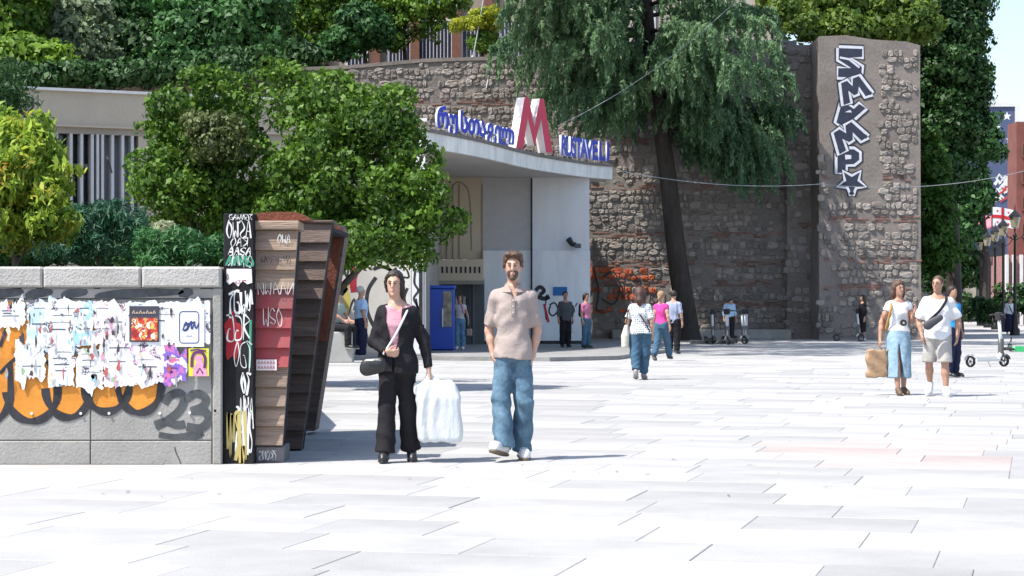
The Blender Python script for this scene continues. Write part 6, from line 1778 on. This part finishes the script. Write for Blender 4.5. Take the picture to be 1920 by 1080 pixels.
ph = MB(); ph.bbox(pc.x - .005, pc.x + .075, pc.y - .215, pc.y - .185, 1.065, 1.165, .008)
cup = root('dark_phone', (pc.x + .03, pc.y - .2, 1.07), 'small dark round object held against the white top of the walking woman', 'phone')
m = MB(); m.tube([(pc.x + .035, pc.y - .22, 1.10), (pc.x + .035, pc.y - .16, 1.10)], .05, 12); m.build('case', C_leather, cup)
m = MB(); m.tube([(pc.x + .035, pc.y - .226, 1.10), (pc.x + .035, pc.y - .2205, 1.10)], .018, 10); m.build('lens', M_hairg, cup)

pm = GP(1758, 743)
person(pm, 1.79, R(-8), 'stocky man in oversized white t-shirt and grey shorts, walking on the right of the couple', res=.012, hair='buzz', hairm=M_hairb, skinm=SK2, build=1.08,
       pose=dict(kneeL=(-.12, .04, .50), ankL=(-.10, .17, .17), toeL=(-.13, .04, .05), kneeR=(.10, -.10, .50), ankR=(.115, -.12, .10), toeR=(.13, -.27, .035),
                 elL=(-.27, .05, 1.12), wrL=(-.235, -.06, .90), fgL=(.1, -.3, -1), elR=(.30, .06, 1.12), wrR=(.285, -.03, .88), fgR=(-.15, -.3, -1), yaw=R(-26)),
       wear=[shorts(C_beige, waist=.98, hem=.50), top(C_white, hem=.84, off=.030, sleeve=.90, sleeve_r=.075, neck=.066, name='tee', fold=.009, flare=.04, tight=1.0), shoes(S_white, S_white, 1.1),
             band(C_black, [(.13, .02, 1.47), (.10, -.20, 1.38), (0, -.25, 1.24), (-.15, -.23, 1.10)], .04, name='sling_strap')])
sb = root('sling_bag', (pm.x - .11, pm.y - .28, 1.1), 'grey-black sling bag worn across the chest of the stocky man', 'bag')
G = Field(V3(-.3, -.2, -.2), V3(.3, .2, .2), .014); G.cone((-.10, 0, -.05), (.08, 0, .06), .075, .05, .02, .55)
o = link_mesh('bag_body', G.mesh('bag_body', mat('sling_grey', (.05, .05, .058), rough=.6, var=.2)), sb); o.location = (pm.x - .10, pm.y - .285, 1.12)

# person half hidden behind the stocky man
pbh = GP(1786, 708)
person(pbh, 1.70, R(40), 'person in bright blue shirt and sunglasses half hidden behind the stocky man', res=.018, hair='short', skinm=SK2, wear=[trousers(C_navy), top(cloth('cyan_blue', (.03, .30, .60)), sleeve=.8), shoes(S_black)], face=False)
# --- woman seen from behind with dotted blouse
pd = GP(1200, 712)
person(pd, 1.66, R(172), 'woman seen from behind in white dotted blouse and jeans with cream tote bag', sex='f', res=.012, hair='back_long', hairm=mat('auburn_hair', (.07, .032, .022), rough=.6, var=.4, scale=20), face=False, build=1.12,
       pose=dict(kneeL=(-.10, -.04, .50), ankL=(-.06, -.08, .10), toeL=(-.08, -.22, .03), kneeR=(.09, .06, .52), ankR=(.06, .20, .18), toeR=(.07, .09, .05),
                 elR=(.24, -.02, 1.14), wrR=(.26, -.14, 1.04), fgR=(.1, -1, .1), elL=(-.23, .05, 1.12), wrL=(-.24, -.02, .88)),
       wear=[trousers(C_den2, waist=.98, r=(.112, .085, .065), hem=.1), top(dots('dotted_blouse', (.68, .70, .72), (.10, .12, .16), 26), hem=.88, off=.03, sleeve=.8, sleeve_r=.066, name='blouse', flare=.05), shoes(mat('grey_shoe', (.25, .22, .22), rough=.6)),
             band(C_black, [(.12, -.04, 1.45), (.05, .12, 1.34), (-.1, .16, 1.12), (-.2, .1, .92)], .022, name='strap')])
tbg = root('tote_bag', (pd.x - .27, pd.y, .7), 'slouchy cream tote bag on the left shoulder of the woman in dotted blouse', 'bag')
G = Field(V3(-.15, -.25, -.3), V3(.15, .25, .35), .016); G.loft([(-.22, 0, 0, .07, .12), (.0, 0, 0, .075, .14), (.2, .02, 0, .03, .10)], .03, e=2.5)
o = link_mesh('bag_body', G.mesh('bag_body', cloth('cream_canvas', (.60, .58, .50))), tbg); o.location = (pd.x - .27, pd.y - .02, .80)
m = MB(); m.tube([(pd.x - .27, pd.y - .08, .98), (pd.x - .22, pd.y - .05, 1.25), (pd.x - .16, pd.y + .02, 1.36)], .012, 5); m.build('handle', cloth('strap_brown', (.08, .05, .04)), tbg)
# pink and striped walkers beyond her
pp = GP(1240, 676)
person(pp, 1.66, R(150), 'woman in magenta top and jeans striding away beside the dotted blouse', sex='f', res=.017, hair='bun', hairm=cloth('fair_hair', (.30, .20, .12)), face=False,
       pose=dict(kneeL=(-.08, -.18, .52), ankL=(-.08, -.30, .12), toeL=(-.08, -.44, .06), kneeR=(.08, .06, .50), ankR=(.09, .24, .14), toeR=(.1, .12, .03)),
       wear=[trousers(C_den2, waist=.98), top(C_mag, hem=.92, sleeve=.3), shoes(S_black)])
ps = GP(1263, 664)
person(ps, 1.72, R(160), 'man in blue and white striped shirt and black trousers beside the leaning tree trunk', res=.018, hair='short', face=False,
       wear=[trousers(C_black), top(stripes('striped_shirt', (.05, .09, .25), (.55, .58, .66), 9), hem=.86, sleeve=.9), shoes(S_black)])
# --- men at the left
pf = GP(677, 673)
person(pf, 1.80, R(120), 'grey-haired man in light blue shirt and navy trousers standing by the seat wall', res=.014, hair='grey', hairm=M_hairg, skinm=SK2, build=1.08,
       pose=dict(elL=(-.25, .06, 1.12), wrL=(-.26, .0, .88)), wear=[trousers(C_navy, waist=1.0, r=(.105, .085, .075), hem=.0), top(C_sky, hem=.97, off=.03, sleeve=.75, sleeve_r=.085, name='shirt'), shoes(S_black)])
psit = Vector((PX(634, 50.25), 50.2, 0))
person(psit, 1.70, R(60), 'seated man in grey-green shirt and dark cap on the low seat wall', res=.016, hair=None, skinm=SK2,
       pose=dict(pelvis=V3(0, .1, 0), hipL=(-.09, .08, .86), hipR=(.09, .08, .86), kneeL=(-.10, -.36, .84), kneeR=(.10, -.36, .84), ankL=(-.10, -.36, .42), ankR=(.10, -.36, .42), toeL=(-.10, -.52, .36), toeR=(.1, -.52, .36),
                 elL=(-.22, -.08, 1.16), elR=(.22, -.08, 1.16), wrL=(-.12, -.28, 1.0), wrR=(.12, -.28, 1.0), fgL=(0, -1, -.3), fgR=(0, -1, -.3)),
       wear=[trousers(C_black, waist=1.0), top(cloth('sage_cotton', (.30, .36, .32)), hem=.90, sleeve=.8), shoes(S_black),
             blob(C_navy, 'cap', [((0, .02, 1.70), (0, .0, 1.70), .092, .092), ((0, -.08, 1.68), (0, -.14, 1.665), .05, .035, .6)])])
# --- woman at the door
pdo = Vector((PX(862, 59.6), 59.6, .1))
person(pdo, 1.52, R(-10), 'small woman in pale top and light jeans with pink strap leaving the metro door', sex='f', res=.016, hair='tied', skinm=SK2,
       pose=dict(kneeL=(-.08, -.08, .5), ankL=(-.06, -.12, .1), toeL=(-.06, -.26, .03), elR=(.24, .0, 1.13), wrR=(.30, -.08, .92)),
       wear=[trousers(cloth('washed_denim', (.13, .24, .33), var=.2), waist=1.0, r=(.10, .085, .085)), top(cloth('pale_cream', (.55, .52, .48)), hem=.99, sleeve=.4), shoes(S_white),
             blob(cloth('pink_scarf', (.62, .34, .42)), 'pink_strap', [((.10, -.09, 1.43), (.16, -.11, 1.18), .04, .03)])])
hbg = root('handbag', (pdo.x + .27, pdo.y - .08, .6), 'small tan handbag carried by the woman at the metro door', 'bag')
m = MB(); m.bbox(pdo.x + .19, pdo.x + .35, pdo.y - .11, pdo.y - .03, .48, .68, .02); m.build('bag_body', cloth('tan_bag', (.38, .27, .20)), hbg)
m = MB(); m.tube([(pdo.x + .21, pdo.y - .07, .68), (pdo.x + .27, pdo.y - .07, .82), (pdo.x + .33, pdo.y - .07, .68)], .01, 5); m.build('handle', S_brown, hbg)
pw = Vector((PX(1060, 62), 62, .1))
person(pw, 1.62, R(20), 'person in dark grey clothes standing before the graffitied white wall', res=.016, hair='short', skinm=SK2, wear=[trousers(C_black, r=(.105, .09, .08)), top(C_grey, hem=.84, sleeve=1.6, off=.035), shoes(S_black)])
pk = Vector((PX(1099, 61), 61, .1))
person(pk, 1.56, R(50), 'girl in pink top with dark backpack at the right edge of the white wall', sex='f', res=.016, hair='bun', skinm=SK2, wear=[trousers(C_den2), top(cloth('rose_cotton', (.50, .17, .27)), hem=.93, sleeve=.9), shoes(S_black),
       blob(C_navy, 'backpack', [((-.05, .17, 1.1), (-.05, .17, 1.35), .10, .09, .8)])])
# --- by the pier and scooters
pz = GP(1617, 640)
person(pz, 1.68, R(-70), 'person dressed all in black leaning by the stone pier next to a scooter', sex='f', res=.018, hair='long', skinm=SK2, wear=[skirt(C_black, hem=.35, rx=.17, ry=.15), top(C_black, hem=.95, sleeve=1.9), shoes(S_white)], face=False)
ph2 = GP(1368, 641)
person(ph2, 1.66, R(15), 'man in pale blue shirt and black trousers sitting among the parked scooters', res=.018, hair='short', skinm=SK2,
       pose=dict(head=V3(0, -.14, 1.50), chest=V3(0, -.10, 0)), wear=[trousers(C_black), top(C_sky, hem=.92, sleeve=1.5), shoes(S_white)], face=False)
pr2 = GP(1893, 627)
person(pr2, 1.66, R(-5), 'woman in white shirt and long navy skirt with a dark strap, at the right edge', sex='f', res=.018, hair='bun', skinm=SK2,
       wear=[skirt(C_navy, hem=.14, rx=.24, ry=.18), top(C_white, hem=.95, sleeve=1.6, off=.035), shoes(S_white), band(C_navy, [(-.10, -.05, 1.45), (0, -.15, 1.25), (.12, -.14, 1.0)], .04)])
for px_, py_, hh, rz_, mt, lab in ((1768, 622, 1.7, 30, C_grey, 'shadowy passer-by in grey under the street trees'), (1818, 606, 1.72, 170, C_navy, 'distant walker in dark clothes in front of the shop')):
    person(GP(px_, py_), hh, R(rz_), lab, res=.024, hair='short', skinm=SK2, face=False, wear=[trousers(C_black), top(mt, sleeve=1.5)])

# ================================================================== SCOOTERS
M_sw = mat('scooter_white', (.58, .60, .60), rough=.35, var=.05); M_tyre = mat('tyre_rubber', (.02, .02, .022), rough=.8, var=.2); M_sg = mat('scooter_grey', (.10, .105, .11), rough=.4, var=.15)
M_grn = mat('scooter_green', (.05, .45, .16), rough=.4, var=.08)
def wheel(parent, c, r, w=.06, ax='y', rimM=None):
    m = MB(); n = 20; pr = [(r * .72, -w / 2), (r * .95, -w / 2), (r, -w / 4), (r, w / 4), (r * .95, w / 2), (r * .72, w / 2)]
    vs = [(a * math.cos(2 * math.pi * k / n), b, a * math.sin(2 * math.pi * k / n)) for k in range(n) for a, b in pr]; L_ = len(pr)
    m.add(vs, [(k * L_ + i, k * L_ + (i + 1) % L_, ((k + 1) % n) * L_ + (i + 1) % L_, ((k + 1) % n) * L_ + i) for k in range(n) for i in range(L_)])
    o = m.build('wheel', M_tyre, parent, True); o.location = c
    m = MB(); n = 12; m.tube([(0, -w * .42, 0), (0, w * .42, 0)], r * .16, 10)
    for k in range(5): a = 2 * math.pi * k / 5; m.tube([(0, 0, 0), (math.cos(a) * r * .76, 0, math.sin(a) * r * .76)], r * .07, 4)
    m.build('rim', rimM or M_sg, o)
    return o
def scooter(loc, rz, label, body=M_sw, group=None, rx=0, deck=None):
    "kick scooter along +x (front wheel at +x)"
    t = empty('kick_scooter', loc, rz, label, 'scooter', group); t.rotation_euler.x = rx
    wheel(t, (-.48, 0, .125), .125); wheel(t, (.46, 0, .13), .13)
    m = MB(); m.bbox(-.38, .30, -.085, .085, .12, .19, .012); m.build('deck', deck or body, t)
    m = MB(); m.bbox(-.34, .24, -.075, .075, .191, .198, .003); m.build('grip_mat', M_tyre, t)
    m = MB(); m.tube([(.28, 0, .16), (.35, 0, .24), (.40, 0, .36)], [.05, .05, .042], 8); m.tube([(.40, 0, .30), (.31, 0, 1.12)], [.046, .036], 8); m.build('stem', body, t, True)
    m = MB(); m.bbox(.335, .42, -.055, .055, .30, .62, .012); o = m.build('battery', M_sg, t); 
    m = MB(); m.tube([(.41, -.05, .28), (.46, -.05, .13)], .016, 5); m.tube([(.41, .05, .28), (.46, .05, .13)], .016, 5); m.tube([(.41, -.05, .28), (.41, .05, .28)], .03, 6); m.build('fork', M_sg, t)
    m = MB(); a0 = [(.46 + .16 * math.cos(a), a) for a in (.3, .8, 1.3, 1.8, 2.3)]
    m.add([(.46 + .16 * math.cos(a), s, .13 + .16 * math.sin(a)) for a in (.2, .7, 1.2, 1.7, 2.3) for s in (-.045, .045)], [(2 * i, 2 * i + 1, 2 * i + 3, 2 * i + 2) for i in range(4)])
    m.add([(-.48 - .155 * math.cos(a), s, .125 + .155 * math.sin(a)) for a in (.2, .7, 1.2, 1.7, 2.2) for s in (-.045, .045)], [(2 * i, 2 * i + 1, 2 * i + 3, 2 * i + 2) for i in range(4)])
    m.build('mudguard', M_sg, t)
    m = MB(); m.tube([(.27, -.21, 1.13), (.31, -.1, 1.15), (.31, .1, 1.15), (.27, .21, 1.13)], .014, 6); h = m.build('handlebar', M_sg, t)
    for sg in (-1, 1): m = MB(); m.tube([(.28, .13 * sg, 1.145), (.27, .25 * sg, 1.13)], .021, 6); m.build('grip', M_tyre, h)
    m = MB(); m.bbox(.27, .37, -.075, .075, 1.02, 1.20, .02); m.build('display', M_tyre, t)
    m = MB(); m.tube([(-.05, -.06, .13), (-.10, -.20, .02)], .01, 5); m.build('kickstand', M_sg, t)
    return t
gs = GP(1852, 688)
scooter(gs, R(28), 'white kick scooter standing alone on the sunny paving at the right')
lg_ = scooter(Vector((0, 0, 0)), 0, 'green and white kick scooter lying on its side at the right edge', body=M_grn)
lg_.location = GP(1925, 660) + Vector((0, 0, .07)); lg_.rotation_euler = (R(86), 0, R(175))
rk = [(1331, 645), (1352, 646), (1362, 644), (1378, 645), (1390, 644), (1400, 643)]
labs = ['leftmost scooter of the row parked by the cedar trunk', 'second scooter from the cedar trunk in the parked row', 'third scooter from the trunk, just left of the sitting man',
        'parked scooter just right of the man in the pale blue shirt', 'next to last scooter at the right end of the parked row', 'rightmost scooter of the row by the stone ledge']
s0 = None
for i, ((px_, py_), lab) in enumerate(zip(rk, labs)):
    loc = GP(px_, py_)
    if s0 is None: s0 = scooter(loc, R(-80), lab, deck=M_sg, group='scooters parked in a row before the stone wall')
    else: copy_tree(s0, loc, R(-72 + (i * 37) % 60 - 30), lab)
copy_tree(s0, GP(1592, 640), R(-30), 'single dark scooter at the stone pier beside the person in black', group='')
b_ = MB(); x_ = GP(1316, 645); b_.bbox(x_.x - .35, x_.x + 1.2, x_.y + .6, x_.y + .75, 0, .12, .02)
tag(b_.build('parking_rail', M_sg), 'low dark parking rail on the ground behind the scooter row', 'rail')
